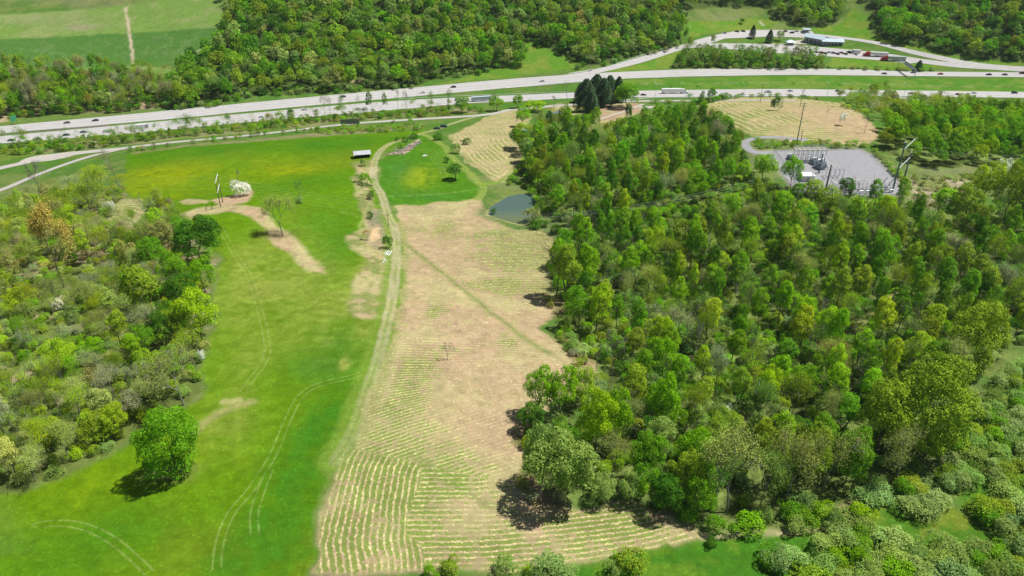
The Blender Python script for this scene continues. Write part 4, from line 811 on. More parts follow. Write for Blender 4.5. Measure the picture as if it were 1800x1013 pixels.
# hedges and rows
def row(name, pts, gap, seed, hr, wr, mixk, mixc, wid=4):
    rr = random.Random(seed); L = W2(pts); s = 0
    for (ax, ay), (bx, by) in zip(L[:-1], L[1:]):
        l = math.hypot(bx-ax, by-ay); nn = max(1, int(l/gap))
        for i in range(nn):
            t = (i+rr.random())/nn; x = ax+(bx-ax)*t+rr.uniform(-wid, wid)*.5; y = ay+(by-ay)*t+rr.uniform(-wid, wid)
            k = ch(rr, mixk); H = rr.uniform(*hr); Wd = rr.uniform(*wr)
            if k == 'shrub': H *= .32; Wd *= .8
            z = float(Z(x, y)); sp_ = proj((x, y, z))[0]
            if -40 < sp_[0] < 1840: INST.append(dict(k=k, p=np.array([x, y, z]), H=H, W=Wd, c=ch(rr, mixc), z=name, s=sp_, px=H*F/sp_[2]))
GRN = dict(mid=3, deep=2, olive=2, bright=1.5, dusty=1.5)
row('verge', [(-20,266),(0,266)] if False else [(0,268),(120,262),(230,250),(330,236),(450,226),(600,208),(700,202),(790,196)], 2.3, 201, (8, 14), (5, 8), dict(shrub=6, sparse=1.6, budding=1.2), GRN, 7)
row('verge', [(0,256),(100,249),(230,240),(330,228),(450,218),(560,207)], 4.0, 230, (7, 12), (4, 7), dict(shrub=5, sparse=1), dict(olive=3, brown=2, dusty=2, mid=1), 3)
row('verge', [(560,206),(700,198),(800,192)], 6, 202, (14, 19), (5, 7), dict(sparse=2, bare=1, tall=.6), GRN, 4)
row('lane', [(225,268),(300,258),(420,243),(540,232),(640,226),(745,216)], 3.2, 203, (8, 13), (4, 7), dict(shrub=3, sparse=2, bare=1.2), dict(olive=2, dusty=2, grey=2, mid=2), 4)
row('verge', [(30,262),(30,215)], 12, 204, (9, 11), (6, 7), dict(bare=1), GRN, 2)
row('verge', [(1140,182),(1225,184),(1300,172)], 5, 205, (8, 12), (6, 8), dict(shrub=3, budding=.5), GRN, 3)
row('hedge', [(1225,184),(1262,178),(1275,170)], 4.5, 206, (9, 13), (6, 8), dict(shrub=2, dense=.3), dict(mid=3, dusty=2), 3)
row('hilltop', [(1300,170),(1360,170),(1400,172),(1440,176)], 4.0, 207, (7, 9), (5, 7), dict(shrub=1), GRN, 3)
for poly, sd_ in (([(1470,188),(1490,170),(1560,168),(1575,190),(1590,215),(1555,225),(1530,205)], 210), ([(1575,190),(1630,182),(1690,192),(1800,212),(1800,222),(1600,212)], 211), ([(1600,198),(1680,190),(1760,200),(1900,215),(1900,240),(1620,225)], 212)):
    zone('hilltop', W2(poly), 7, sd_, (8, 13), (6.5, 9), [('budding', 3), ('sparse', 1.2), ('dense', .8), ('shrub', 2)], dict(olive=3, pale=1.5, dusty=2, grey=1.2, yellow=1), 0)
zone('brush', W2([(1600,312),(1700,306),(1760,325),(1720,345),(1640,365),(1600,345)]), 4.5, 260, (5, 9), (4, 7), [('shrub', 1)], dict(olive=2, brown=3, dusty=2, pale=1), 0, (lambda a, s, rr: rr.random() < .6))
zone('verge', W2([(-60,262),(225,240),(450,220),(700,199),(825,187),(850,198),(600,214),(450,231),(300,244),(210,254),(0,275)]), 4.6, 261, (7, 13), (5, 9), [('shrub', 8), ('sparse', 1), ('budding', .8)], dict(olive=3, brown=2, dusty=2, mid=2, deep=1), 0, (lambda a, s, rr: rr.random() < .8))
for poly, sd_ in (([(1310,262),(1325,250),(1400,250),(1510,254),(1540,268),(1590,310),(1600,330),(1575,312),(1530,270),(1510,262),(1350,264)], 213), ([(1100,390),(1310,325),(1340,340),(1240,400),(1100,425),(1010,425),(1010,408)], 214), ([(560,230),(750,222),(745,230),(560,238)], 215), ([(880,330),(940,275),(950,300),(985,395),(960,350),(930,335)], 216)):
    zone('brush', W2(poly), 4.2, sd_, (6, 10), (5, 8), [('shrub', 1)], dict(olive=3, dusty=2, bright=1.5, mid=1.5), 0, (lambda a, s, rr: rr.random() < .75))
row('lane', [(690,250),(735,240)], 5, 217, (7, 9), (4, 5), dict(shrub=1), GRN, 1)
row('pond', [(938,343),(948,352),(955,366),(958,385),(940,400),(985,410)], 3.5, 218, (9, 13), (6, 8), dict(shrub=2, budding=.4), GRN, 3)
row('pond', [(905,255),(925,275),(935,300),(945,330)], 5, 219, (12, 16), (8, 10), dict(dense=1, tall=1), GRN, 3)
row('house', [(912,240),(935,244),(960,236),(985,226),(1010,228)], 5, 220, (8, 12), (7, 9), dict(budding=1.4, dense=.6, shrub=.5), dict(olive=4, yellow=2, brown=1, dusty=1), 4)
row('strip2', [(1455,118),(1480,122),(1530,122),(1560,123),(1640,124)], 4.5, 221, (8, 11), (6, 8), dict(shrub=1), dict(dusty=3, brown=1.5, mid=1), 3)
row('upper2', [(232,128),(270,136),(300,142),(330,120)], 8, 222, (10, 13), (8, 10), dict(budding=1, sparse=.5), dict(olive=2, yellow=1, brown=2), 5)
for q_, c_ in (([(905,752),(925,770),(935,785)], 'brown'), ([(925,850),(940,880),(985,890)], 'brown'), ([(955,520),(975,545),(1000,560)], 'brown'), ([(985,590),(1010,630),(1045,650)], 'brown')):
    row('brush', q_, 2.6, 240+len(c_)+int(q_[0][0]), (6, 9), (4, 6), dict(shrub=4, bare=.4), dict(brown=2, olive=1, grey=1), 3)
row('median', [(1050,160),(1300,148),(1500,152)], 40, 223, (4, 5), (3, 4), dict(shrub=1), GRN, 3)

# the trees that show largest are things of their own, the rest is one far mass
def band(s):
    return s
def place_words(d):
    u, v = d['s'][0], d['s'][1]; z = d['z']
    if z == 'main':
        if v < 330: return 'between pond and substation'
        if u < 1150 and v < 560: return 'in the main wood below the pond'
        if u < 1250 and v < 780: return 'in the main wood by the mown field'
        if v > 740: return 'in the lower main wood'
        if u > 1550: return 'beyond the overgrown path'
        if v < 480: return 'just below the substation'
        return 'in the middle of the main wood'
    if z == 'left':
        if v < 470: return 'in the wood by the country lane'
        if v > 680: return 'in the wood near the lone tree'
        return 'in the open wood beside the meadow'
    return {'upper': 'behind the steel substation poles', 'strip': 'between highway and upper field', 'rest': 'between highway and rest area', 'hill': 'on the hillside across the highway', 'thicket': 'in the silvery thicket',
        'verge': 'on the verge below the highway', 'lane': 'along the frontage road', 'hedge': 'in the hedge by the highway', 'hilltop': 'at the edge of the mown hilltop', 'brush': 'in the scrub by the gravel pad' if u > 1250 else 'in the scrub at a field corner', 'pond': 'on the bank above the pond', 'house': 'around the cabin and house', 'strip2': 'beside the truck parking lot', 'upper2': 'at the upper field corner', 'median': 'in the grass median'}[z]
LIMIT = dict(leafy_tree=230, budding_tree=190, bare_tree=70, shrub=200)
byk = {}
for d in INST: byk.setdefault(KNAME[d['k']], []).append(d)
REST = []
for nm, L in byk.items():
    L.sort(key=lambda d: -d['px']*(1 if d['z'] in ('main', 'left', 'thicket', 'upper') else 1.35 if d['z'] != 'hill' else .6))
    lim = LIMIT[nm]; REST += L[lim:]
    for d in L[:lim]:
        r_ = random.Random(int(d['p'][0]*77+d['p'][1]*131)); pl = place_words(d); t_ = '%s %s %s' % (CNAME[d['c']].replace(' budding', ''), KTXT[d['k']], pl)
        put(d['k'], d['p'], d['H'], d['W'], d['c'], t_, t_.replace('tree', 'trees').replace('shrub ', 'shrubs '), r_, .14)
print('INSTANCES', {k: len(v) for k, v in byk.items()}, 'rest', len(REST))
def mass(name, items, label, frac_near=.0):
    vs, tn, rn = [], [], []
    for d in items:
        v = LIB[d['k']]; r = np.random.default_rng(int(abs(d['p'][0]*13+d['p'][1]*7))); v = v[int(r.integers(len(v)))]
        q = v['q']
        if q is None: q = LIB['sparse'][0]['q']
        nf = len(q)//4; D = d['s'][2]
        want = int(np.clip(3400*(420/D)**2, 650, 4200)*(.42 if d['k'] == 'shrub' else 1)*(.6 if d['k'] in ('budding',) else 1)*(.25 if d['k'] in ('sparse', 'bare') else 1)); want = min(want, nf)
        sel = r.choice(nf, want, replace=False); f = q.reshape(nf, 4, 3)[sel]
        k = math.sqrt(nf/want)*.92; c = f.mean(1, keepdims=True); f = c+(f-c)*min(k, 2.4)
        a = r.uniform(0, 6.28); sx = d['W']/v['W']; sz = d['H']/v['H']; ca, sa = math.cos(a)*sx, math.sin(a)*sx
        g = np.empty_like(f); g[..., 0] = f[..., 0]*ca-f[..., 1]*sa+d['p'][0]; g[..., 1] = f[..., 0]*sa+f[..., 1]*ca+d['p'][1]; g[..., 2] = f[..., 2]*sz+d['p'][2]
        vs.append(g.reshape(-1, 3)); cc = np.array(COLS[d['c']])*(1+r.uniform(-.2, .2))*(1+r.uniform(-.13, .13, 3)); tn.append(np.tile(np.append(cc, 1), (want, 1))); rn.append(r.random(want))
    vs = np.concatenate(vs); tn = np.concatenate(tn).astype(np.float32); rn = np.concatenate(rn).astype(np.float32)
    me = npmesh(name, vs, np.arange(len(vs)), 4, M_LEAFS)
    a = me.attributes.new('tint', 'FLOAT_COLOR', 'CORNER'); a.data.foreach_set('color', np.repeat(tn, 4, 0).ravel()); a = me.attributes.new('rnd', 'FLOAT', 'FACE'); a.data.foreach_set('value', rn)
    print(name, len(items), 'trees', len(rn), 'leaves')
    return tag(link(bpy.data.objects.new(name, me)), label, 'woodland', None, 'stuff')
mass('far_woodland', [d for d in REST if d['z'] in ('hill',)], 'continuous leafy wood covering the hillside across the highway')
mass('wood_filling', [d for d in REST if d['z'] in ('main', 'left', 'upper', 'thicket') and d['k'] != 'shrub'], 'crowns filling the woods between the trees that stand out')
mass('undergrowth', [d for d in REST if d['k'] == 'shrub' and d['z'] != 'hill'], 'shrubby undergrowth on the floor of the woods and verges')
oth = [d for d in REST if d['k'] != 'shrub' and d['z'] not in ('main', 'left', 'upper', 'thicket', 'hill')]
if oth: mass('roadside_trees', oth, 'small trees in the belts beside the highway and rest area')
# ------------------------------------------------------------------ built things
def paint(name, rough=.35, spec=.5):
    m = bpy.data.materials.new(name); m.use_nodes = True; t = m.node_tree; b = t.nodes['Principled BSDF']; i = t.nodes.new('ShaderNodeObjectInfo')
    t.links.new(i.outputs['Color'], b.inputs['Base Color']); b.inputs['Roughness'].default_value = rough; b.inputs['Specular IOR Level'].default_value = spec; return m
M_PAINT = paint('car_paint'); M_GLASS = mat('dark_glass', (.03, .04, .05), .1, 0, 0, 5, .6); M_RUB = mat('rubber', (.02, .02, .02), .8); M_LAMP = mat('lamp_glass', (.8, .8, .75), .2)
M_GALV = mat('galvanised_steel', (.50, .53, .56), .45, .55, .15, 1); M_BLUEST = mat('blue_grey_steel', (.17, .24, .28), .5, .3, .15, 1); M_DSTEEL = mat('dark_steel', (.12, .165, .185), .55, .3, .2, 1)
M_WOOD = mat('weathered_wood', (.16, .12, .09), .9, 0, .25, 2); M_ROOF = mat('metal_roof', (.56, .58, .60), .5, .2, .12, .8); M_BLROOF = mat('blue_metal_roof', (.52, .62, .68), .45, .2, .08, .5)
M_SHING = mat('slate_shingles', (.17, .19, .25), .85, 0, .18, 1.5); M_WALLD = mat('dark_plank_wall', (.09, .075, .06), .9, 0, .3, 2); M_WALLG = mat('grey_wall', (.30, .32, .34), .8, 0, .1, 1); M_WHW = mat('white_siding', (.72, .72, .70), .7, 0, .06, 1)
M_LBLUE = mat('light_blue_siding', (.46, .58, .66), .7, 0, .06, 1); M_GREENS = mat('green_sign_face', (.02, .28, .17), .4); M_ALU = mat('aluminium_sign_back', (.26, .27, .28), .5, .4); M_BLUES = mat('blue_sign_face', (.03, .07, .17), .4)
M_CER = mat('brown_insulator', (.16, .09, .06), .3); M_PALE = mat('pale_steel', (.68, .70, .70), .5, .2, .08, 1); M_BARR = mat('barrier_concrete', (.34, .31, .26), .9, 0, .15, .5); M_WIRE = mat('aluminium_wire', (.62, .64, .64), .4, .6)
M_WHITE2 = mat('white_plastic', (.80, .80, .80), .45); M_RUBB = mat('broken_stone', (.36, .31, .27), .95, 0, .35, 1.2)

def wheel_mesh(r=.33, wdt=.22):
    mb = MB(); mb.tube([(0, -wdt/2, 0), (0, wdt/2, 0)], r, 12); mb.tube([(0, -wdt/2-.01, 0), (0, wdt/2+.01, 0)], r*.5, 8); me = bpy.data.meshes.new('wheel'); me.from_pydata(mb.v, [], mb.f); me.materials.append(M_RUB); return me
WM, WMT = wheel_mesh(), wheel_mesh(.52, .32)
def add_wheels(root, spots, me, r):
    for x, y in spots:
        o = bpy.data.objects.new('wheel', me); o.location = (x, y, r); link(o, root)
def hull(mb, prof, w0, tuck=.12):
    """side profile across the width with the upper points tucked in, so the shape is rounded"""
    zs = [z for _, z in prof]; hi, lo = max(zs), min(zs); k = len(prof)
    def yy(z, s): return s*(w0/2-tuck*((z-lo)/(hi-lo+1e-6))**2)
    vs = [(x, yy(z, -1), z) for x, z in prof]+[(x, yy(z, 1), z) for x, z in prof]
    mb.add(vs, [tuple(range(k)), tuple(range(2*k-1, k-1, -1))]+[(i, i+k, (i+1) % k+k, (i+1) % k) for i in range(k)])
def make_car(kind):
    e = empty({'sedan': 'car', 'suv': 'car', 'pickup': 'pickup_truck', 'van': 'camper_van'}[kind], (0, 0, 0)); b = MB(); g = MB(); L, Wd, sp_ = 4.7, 1.82, 1.42
    if kind == 'sedan':
        hull(b, [(-2.35,.35),(2.3,.30),(2.38,.62),(2.15,.80),(1.15,.92),(-1.5,.95),(-2.25,.90),(-2.38,.7)], Wd, .08)
        hull(g, [(1.15,.90),(.35,1.36),(-.75,1.38),(-1.65,.93)], Wd-.14, .22); b.box(-.75, .35, -.62, .62, 1.36, 1.42)
    elif kind == 'suv':
        L, sp_ = 4.9, 1.5; hull(b, [(-2.42,.40),(2.4,.36),(2.45,.85),(2.2,1.0),(1.3,1.10),(-2.4,1.12),(-2.45,.8)], 1.95, .08)
        hull(g, [(1.35,1.08),(.6,1.66),(-2.0,1.68),(-2.38,1.10)], 1.80, .2); b.box(-2.0, .55, -.72, .72, 1.66, 1.74); Wd = 1.95
    elif kind == 'pickup':
        L, sp_ = 5.7, 1.85; hull(b, [(-2.85,.5),(2.8,.45),(2.88,.95),(2.6,1.12),(1.5,1.18),(1.5,1.12),(-2.85,1.12)], 2.0, .05)
        hull(g, [(1.5,1.12),(.95,1.75),(-.5,1.78),(-.75,1.12)], 1.84, .18); b.box(-.5, .9, -.74, .74, 1.76, 1.84); b.box(-2.85, -.75, -.98, -.86, 1.12, 1.3); b.box(-2.85, -.75, .86, .98, 1.12, 1.3); Wd = 2.0
    else:
        L, sp_ = 8.4, 2.7; hull(b, [(-4.2,.45),(3.6,.4),(4.2,.6),(4.25,1.2),(3.5,1.55),(3.0,2.4),(3.0,3.0),(-4.2,3.0)], 2.35, .06); hull(g, [(4.0,1.35),(3.55,1.62),(3.05,2.3),(2.3,2.3),(2.3,1.35)], 2.42, .04); Wd = 2.35
    o = b.build('body', M_PAINT, e); g.build('window', M_GLASS, e)
    add_wheels(e, [(sp_, Wd/2-.12), (sp_, -Wd/2+.12), (-sp_, Wd/2-.12), (-sp_, -Wd/2+.12)], WM, .33)
    for y in (-.6, .6):
        l = MB(); x = L/2-.02; l.box(x-.06, x+.03, y-.18, y+.18, .60, .74); l.build('headlight', M_LAMP, e)
    return e
def make_semi():
    e = empty('semi_truck', (0, 0, 0)); b = MB(); b.box(-10.6, 5.3, -1.28, 1.28, 1.15, 4.05); b.box(-9.5, 4.5, -.5, .5, .85, 1.15); tr = b.build('trailer', M_PAINT, e)
    s = MB(); s.box(-4.5, 1.5, -1.25, -1.2, .45, 1.15); s.box(-4.5, 1.5, 1.2, 1.25, .45, 1.15); s.build('side_skirt', M_GALV, tr)
    c = MB(); hull(c, [(5.7,.55),(11.3,.5),(11.45,1.5),(11.2,1.9),(9.6,2.15),(8.9,3.1),(8.2,3.75),(5.7,3.95)], 2.4, .12); c.build('cab', M_PAINT, e)
    g = MB(); hull(g, [(9.62,2.17),(9.02,3.02),(8.2,3.0),(8.0,2.2)], 2.46, .10); g.build('windshield', M_GLASS, e)
    add_wheels(e, [(x, y) for x in (10.0, 6.6, 5.3, -8.4, -9.7) for y in (-1.08, 1.08)], WMT, .52); return e
def make_flatbed():
    e = empty('car_trailer', (0, 0, 0)); b = MB(); b.box(-2.4, 2.6, -1.1, 1.1, .55, .7); b.box(2.6, 3.8, -.06, .06, .5, .62); b.box(-2.4, 2.6, -1.15, -1.05, .7, .95); b.box(-2.4, 2.6, 1.05, 1.15, .7, .95); b.build('bed', M_PAINT, e); add_wheels(e, [(-.4, .95), (-.4, -.95), (.5, .95), (.5, -.95)], WM, .33); return e
PROTO = {}
def clone(kind, p, rz, colr, label, cat, group, body='body', cab=None):
    if kind not in PROTO: PROTO[kind] = make_car(kind) if kind in ('sedan', 'suv', 'pickup', 'van') else (make_semi() if kind == 'semi' else make_flatbed()); e = PROTO[kind]
    else: e = copy_tree(PROTO[kind])
    e.location = p; e.rotation_euler = (0, 0, rz)
    for c in e.children:
        if c.name.startswith(('body', 'trailer', 'bed')): c.color = (*colr, 1)
        if c.name.startswith('cab'): c.color = (*(cab or colr), 1)
    return tag(e, label, cat, group)
VC = dict(white=(.78,.78,.78), black=(.015,.015,.018), darkblue=(.03,.045,.10), grey=(.16,.17,.19), silver=(.50,.52,.55), darkgrey=(.06,.065,.07), red=(.45,.03,.03), darkred=(.16,.03,.035), blue=(.06,.12,.30), tan=(.40,.36,.30))
VN = dict(white='white', black='black', darkblue='dark blue', grey='grey', silver='silver', darkgrey='dark grey', red='red', darkred='dark red', blue='blue', tan='tan')
VT = dict(sedan=('sedan', 'car'), suv=('SUV', 'car'), pickup=('pickup truck', 'pickup truck'), van=('camper van', 'camper van'), semi=('semi truck', 'semi truck'), flat=('flat car trailer', 'trailer'))
MIDF = (resample(W2d(FU), 300)+resample(W2d(FL), 300))/2; MIDN = (resample(W2d(NU), 300)+resample(W2d(NL), 300))/2
def head(p, mid, sgn):
    i = int(np.argmin(((mid-np.array(p[:2]))**2).sum(1))); i = min(max(i, 1), len(mid)-2); d = (mid[i+1]-mid[i-1])*sgn; return math.atan2(d[1], d[0])
ORD = ['first', 'second', 'third', 'fourth', 'fifth', 'sixth', 'seventh', 'eighth', 'ninth', 'tenth', 'eleventh', 'twelfth', 'thirteenth', 'fourteenth', 'fifteenth', 'sixteenth', 'seventeenth', 'eighteenth', 'nineteenth', 'twentieth', 'twenty-first', 'twenty-second', 'twenty-third', 'twenty-fourth']
far = [(118,216,'sedan','grey'),(168,212,'sedan','darkblue'),(603,170,'sedan','darkgrey'),(743,163,'sedan','white'),(797,153,'sedan','black'),(953,142.5,'sedan','white'),(1554,129.5,'sedan','darkgrey'),(1605,127.5,'sedan','grey'),(1653,130,'sedan','red'),(1738,131,'sedan','darkblue'),(1766,131,'sedan','grey'),(1797,128.5,'suv','darkred')]
near = [(20,247,'sedan','grey'),(117,237.5,'sedan','darkblue'),(147,232.5,'sedan','grey'),(186,231.5,'sedan','white'),(251,224.5,'van','white'),(460,206,'sedan','white'),(492,200.5,'sedan','silver'),(511,195.5,'sedan','darkblue'),(536,193,'suv','white'),(630,191.5,'sedan','white'),(851,177,'semi','silver'),(1131,167,'sedan','darkred'),(1185,163.5,'semi','white'),(1350,162,'pickup','silver'),(1389,160,'sedan','silver'),(1473,160,'sedan','darkblue'),(1601,164.5,'sedan','grey'),(1684,166,'sedan','darkred'),(1712,163.5,'sedan','white'),(1783,163.5,'suv','darkblue')]
for L, mid, sgn, nm in ((far, MIDF, -1, 'far'), (near, MIDN, 1, 'near')):
    for i, (u, v, k, c) in enumerate(L):
        p = P1(u, v+1.2); p[2] += .15; cb = VC['white'] if k == 'semi' else None
        clone(k, p, head(p, mid, sgn), VC[c] if k != 'semi' or c != 'silver' else (.50, .58, .64), '%s %s driving on the %s carriageway, %s from its western end' % (VN[c], VT[k][0], nm, ORD[i]), VT[k][1], 'vehicles on the %s carriageway' % nm, cab=cb)
def park(u, v, hd, k, c, label, cab=None, group=None, cat=None):
    p = P1(u, v); p[2] += .17; clone(k, p, R(hd), VC[c], label, cat or VT[k][1], group, cab=cab)
p = P1(1037, 125); park(1037, 125, 205, 'sedan', 'white', 'white car going down the entry ramp just before it joins the highway')
park(1668, 183.5, -12, 'sedan', 'silver', 'silver car on the off ramp behind the trees')
park(780, 224, 22, 'suv', 'darkblue', 'dark blue SUV parked beside the dirt track'); park(768, 227.5, 22, 'sedan', 'black', 'small black car parked right behind the dark blue SUV at the dirt track')
park(1539, 99.5, 168, 'semi', 'white', 'red-cabbed semi truck with white trailer parked farther up the truck lot', VC['red']); park(1570, 107, 172, 'semi', 'silver', 'red-cabbed semi truck with grey-green trailer parked nearest to the highway in the truck lot', VC['red'])
lot = [(1401,88,'darkgrey'),(1410,90,'darkgrey'),(1434,93,'grey'),(1443,94,'darkred'),(1450,95,'black'),(1457,93,'white'),(1464,94,'silver'),(1472,96,'black'),(1479,94,'darkred'),(1486,96,'tan'),(1494,94,'darkgrey'),(1504,96.5,'silver')]
for i, (u, v, c) in enumerate(lot): park(u, v, 120 if i > 1 else 165, 'sedan' if i % 3 else 'suv', c, '%s %s in the truck lot row, %s from the pavilion side' % (VN[c], 'SUV' if i % 3 == 0 else 'sedan', ORD[i]), None, 'cars parked in the truck lot', 'car')
park(1493, 93.2, 170, 'pickup', 'darkgrey', 'dark grey pickup standing apart behind the parked row of the truck lot'); park(1504, 93.5, 170, 'van', 'white', 'white camper van at the end of the parked row in the truck lot')
for i, (u, v, c) in enumerate([(1273,59,'silver'),(1295,56.5,'darkgrey'),(1306,56,'black'),(1380,56,'darkred'),(1392,58.5,'black'),(1400,56,'white')]): park(u, v, 175, 'sedan', c, '%s car in the upper parking lot, %s from the ramp end' % (VN[c], ORD[i]), None, 'cars in the upper parking lot')

# buildings
def gable(root, x0, x1, y0, y1, h, rise, mr, over=.5, thick=.18, mono=False):
    mb = MB(); ym = (y0+y1)/2
    if mono: prof = [(y0-over, h), (y1+over, h+rise)]
    else: prof = [(y0-over, h-.1), (ym, h+rise), (y1+over, h-.1)]
    for (a, za), (b, zb) in zip(prof[:-1], prof[1:]):
        mb.add([(x0-over, a, za), (x1+over, a, za), (x1+over, b, zb), (x0-over, b, zb), (x0-over, a, za+thick), (x1+over, a, za+thick), (x1+over, b, zb+thick), (x0-over, b, zb+thick)], [(3,2,1,0),(4,5,6,7),(0,1,5,4),(1,2,6,5),(2,3,7,6),(3,0,4,7)])
        n_ = int((x1-x0)/.8)
        for i in range(n_+1):
            x = x0+(x1-x0)*i/max(n_, 1); mb.add([(x-.03, a, za+thick), (x+.03, a, za+thick), (x+.03, b, zb+thick), (x-.03, b, zb+thick), (x-.03, a, za+thick+.06), (x+.03, a, za+thick+.06), (x+.03, b, zb+thick+.06), (x-.03, b, zb+thick+.06)], [(4,5,6,7),(0,1,5,4),(1,2,6,5),(2,3,7,6),(3,0,4,7)])
    return mb.build('roof', mr, root)
def walls(root, x0, x1, y0, y1, h, rise, m):
    mb = MB(); ym = (y0+y1)/2; mb.add([(x0,y0,-1),(x1,y0,-1),(x1,y1,-1),(x0,y1,-1),(x0,y0,h),(x1,y0,h),(x1,y1,h),(x0,y1,h),(x0,ym,h+rise),(x1,ym,h+rise)], [(0,1,5,4),(1,2,6,9,5),(2,3,7,6),(3,0,4,8,7),(4,5,9,8),(6,7,8,9)]); return mb.build('wall', m, root)
def opening(root, x0, x1, y, z0, z1, nm='window', m=None):
    mb = MB(); mb.box(x0, x1, y-.04, y+.04, z0, z1); o = mb.build(nm, m or M_GLASS, root); f = MB(); t = .09
    for a in ((x0-t, x1+t, z0-t, z0), (x0-t, x1+t, z1, z1+t), (x0-t, x0, z0, z1), (x1, x1+t, z0, z1)): f.box(a[0], a[1], y-.06, y+.06, a[2], a[3])
    f.build('frame', M_WHW, o); return o
def bldg(name, u, v, hd, label, cat): p = P1(u, v); e = empty(name, p, R(hd)); return tag(e, label, cat)
e = bldg('shed', 637, 276, 13, 'low open shed with a pale metal roof beside the dirt track', 'shed')
mb = MB()
for x in (-4.2, -1.4, 1.4, 4.2):
    for y in (-2.6, 2.6): mb.box(x-.1, x+.1, y-.1, y+.1, -1, 2.7)
mb.build('post', M_WOOD, e); mb = MB(); mb.box(-4.2, 4.2, 2.6, 2.7, -.8, 2.7); mb.box(-4.3, -4.2, -2.6, 2.6, -.8, 2.6); mb.box(4.2, 4.3, -2.6, 2.6, -.8, 2.6); mb.build('wall', M_WALLD, e); gable(e, -4.4, 4.4, -2.8, 2.8, 2.6, 1.0, M_ROOF, .5, .12)
e = bldg('house', 977, 210, 28, 'house with a blue-grey shingle roof half hidden among trees', 'house')
walls(e, -6, 6, -4.2, 4.2, 3.0, 2.4, M_WHW); gable(e, -6, 6, -4.2, 4.2, 3.0, 2.5, M_SHING, .6); [opening(e, x, x+1.3, -4.24, 1.0, 2.2) for x in (-4.6, 1.2, 3.8)]; opening(e, -1.5, -.5, -4.24, 0, 2.1, 'door', M_WALLD)
mb = MB(); mb.box(2, 2.7, .8, 1.5, 4.6, 6.2); mb.build('chimney', M_WALLG, e)
e = bldg('cabin', 916, 240, 72, 'small light blue cabin under trees at the corner of the mown field', 'cabin')
walls(e, -4.2, 4.2, -2.4, 2.4, 2.7, 1.2, M_LBLUE); gable(e, -4.2, 4.2, -2.4, 2.4, 2.7, 1.25, M_BLROOF, .35, .12); [opening(e, x, x+1, -2.44, 1, 2) for x in (-3, 1.8)]; opening(e, -.6, .3, -2.44, 0, 2.0, 'door', M_WHW)
e = bldg('rest_area_building', 1449, 79, -8, 'long angular rest area building with pale blue metal roofs', 'building')
walls(e, -3, 16, -4.5, 4.5, 4.4, 1.6, M_WALLG); gable(e, -3, 16, -4.5, 4.5, 4.4, 1.8, M_BLROOF, 1.2, .3)
mb = MB(); Mx = Matrix.Translation((-8, 6, 0)) @ Matrix.Rotation(R(-38), 4, 'Z'); w2e = empty('wing', (-8, 7, 0), R(-34)); w2e.parent = e
walls(w2e, -9, 9, -5, 5, 5.4, 2, M_WALLG); gable(w2e, -9, 9, -5, 5, 5.4, 2.3, M_BLROOF, 1.3, .3)
for x in (-1.5, 2, 5.5, 9, 12.5): opening(e, x, x+2.2, -4.55, .9, 3.2)
for x in (-6, -2, 2, 6): opening(w2e, x-1.2, x+1.2, -5.05, .6, 3.6)
mb = MB(); mb.box(15.9, 16.4, -4.9, 4.9, -1, 4.2); mb.build('end_wall', M_WHW, e)
def hiproof(root, a, b, h, rise, m):
    mb = MB(); mb.add([(-a,-b,h),(a,-b,h),(a,b,h),(-a,b,h),(-a*.35,0,h+rise),(a*.35,0,h+rise),(-a,-b,h-.15),(a,-b,h-.15),(a,b,h-.15),(-a,b,h-.15)], [(0,1,5,4),(1,2,5),(2,3,4,5),(3,0,4),(0,6,7,1),(1,7,8,2),(2,8,9,3),(3,9,6,0),(9,8,7,6)]); return mb.build('roof', m, root)
e = bldg('vending_pavilion', 1388, 79, 0, 'small hip-roofed pavilion west of the rest area building', 'pavilion'); walls(e, -3, 3, -2.4, 2.4, 3.1, 0, M_WALLG); hiproof(e, 4.2, 3.5, 3.1, 1.7, M_BLROOF); opening(e, -2, -.4, -2.45, .9, 2.3); opening(e, .5, 1.7, -2.45, 0, 2.3, 'door', M_GLASS)
e = bldg('picnic_shelter', 1417, 57, 0, 'small flat-roofed picnic shelter at the end of the upper parking lot', 'shelter'); gable(e, -3.6, 3.6, -2.2, 2.2, 2.9, .5, M_BLROOF, .6, .2, True)
mb = MB(); [mb.box(x-.12, x+.12, y-.12, y+.12, -1, 2.9+(.5 if y > 0 else 0)) for x in (-3.3, 3.3) for y in (-2, 2)]; mb.build('post', M_DSTEEL, e); mb = MB(); mb.box(-3.2, 3.2, 1.9, 2.0, -.5, 2.9); mb.build('wall', M_WALLG, e)

# substation
def insul(mb, x, y, z, h=1.1, r=.13, n=5):
    for i in range(n): mb.tube([(x, y, z+h*i/n), (x, y, z+h*(i+.5)/n)], [r, r*.9], 8)
    mb.tube([(x, y, z), (x, y, z+h)], r*.5, 6)
p0 = P1(1421, 284); e = empty('bus_structure', p0, R(1)); tag(e, 'white-topped steel bus structure on rows of slim legs in the substation', 'bus structure')
xs_ = np.linspace(-7.6, 7.6, 7)
for x in xs_:
    mb = MB()
    for y in (-1.9, 1.9):
        for d in (-.14, .14): mb.box(x+d-.04, x+d+.04, y-.04, y+.04, -.5, 6.6)
        for z in np.arange(.4, 6.4, .8): mb.tube([(x-.16, y, z), (x+.16, y, z+.8)], .035, 4)
    mb.build('leg', M_BLUEST, e)
mb = MB()
for y in (-1.9, 1.9): mb.box(-8.2, 8.2, y-.12, y+.12, 6.6, 6.95); mb.box(-8.2, 8.2, y-.08, y+.08, 3.2, 3.4)
mb.build('beam', M_PALE, e); mb = MB()
for x in np.linspace(-8.2, 8.2, 26): mb.box(x-.20, x+.20, -2.1, 2.2, 6.98, 7.10)
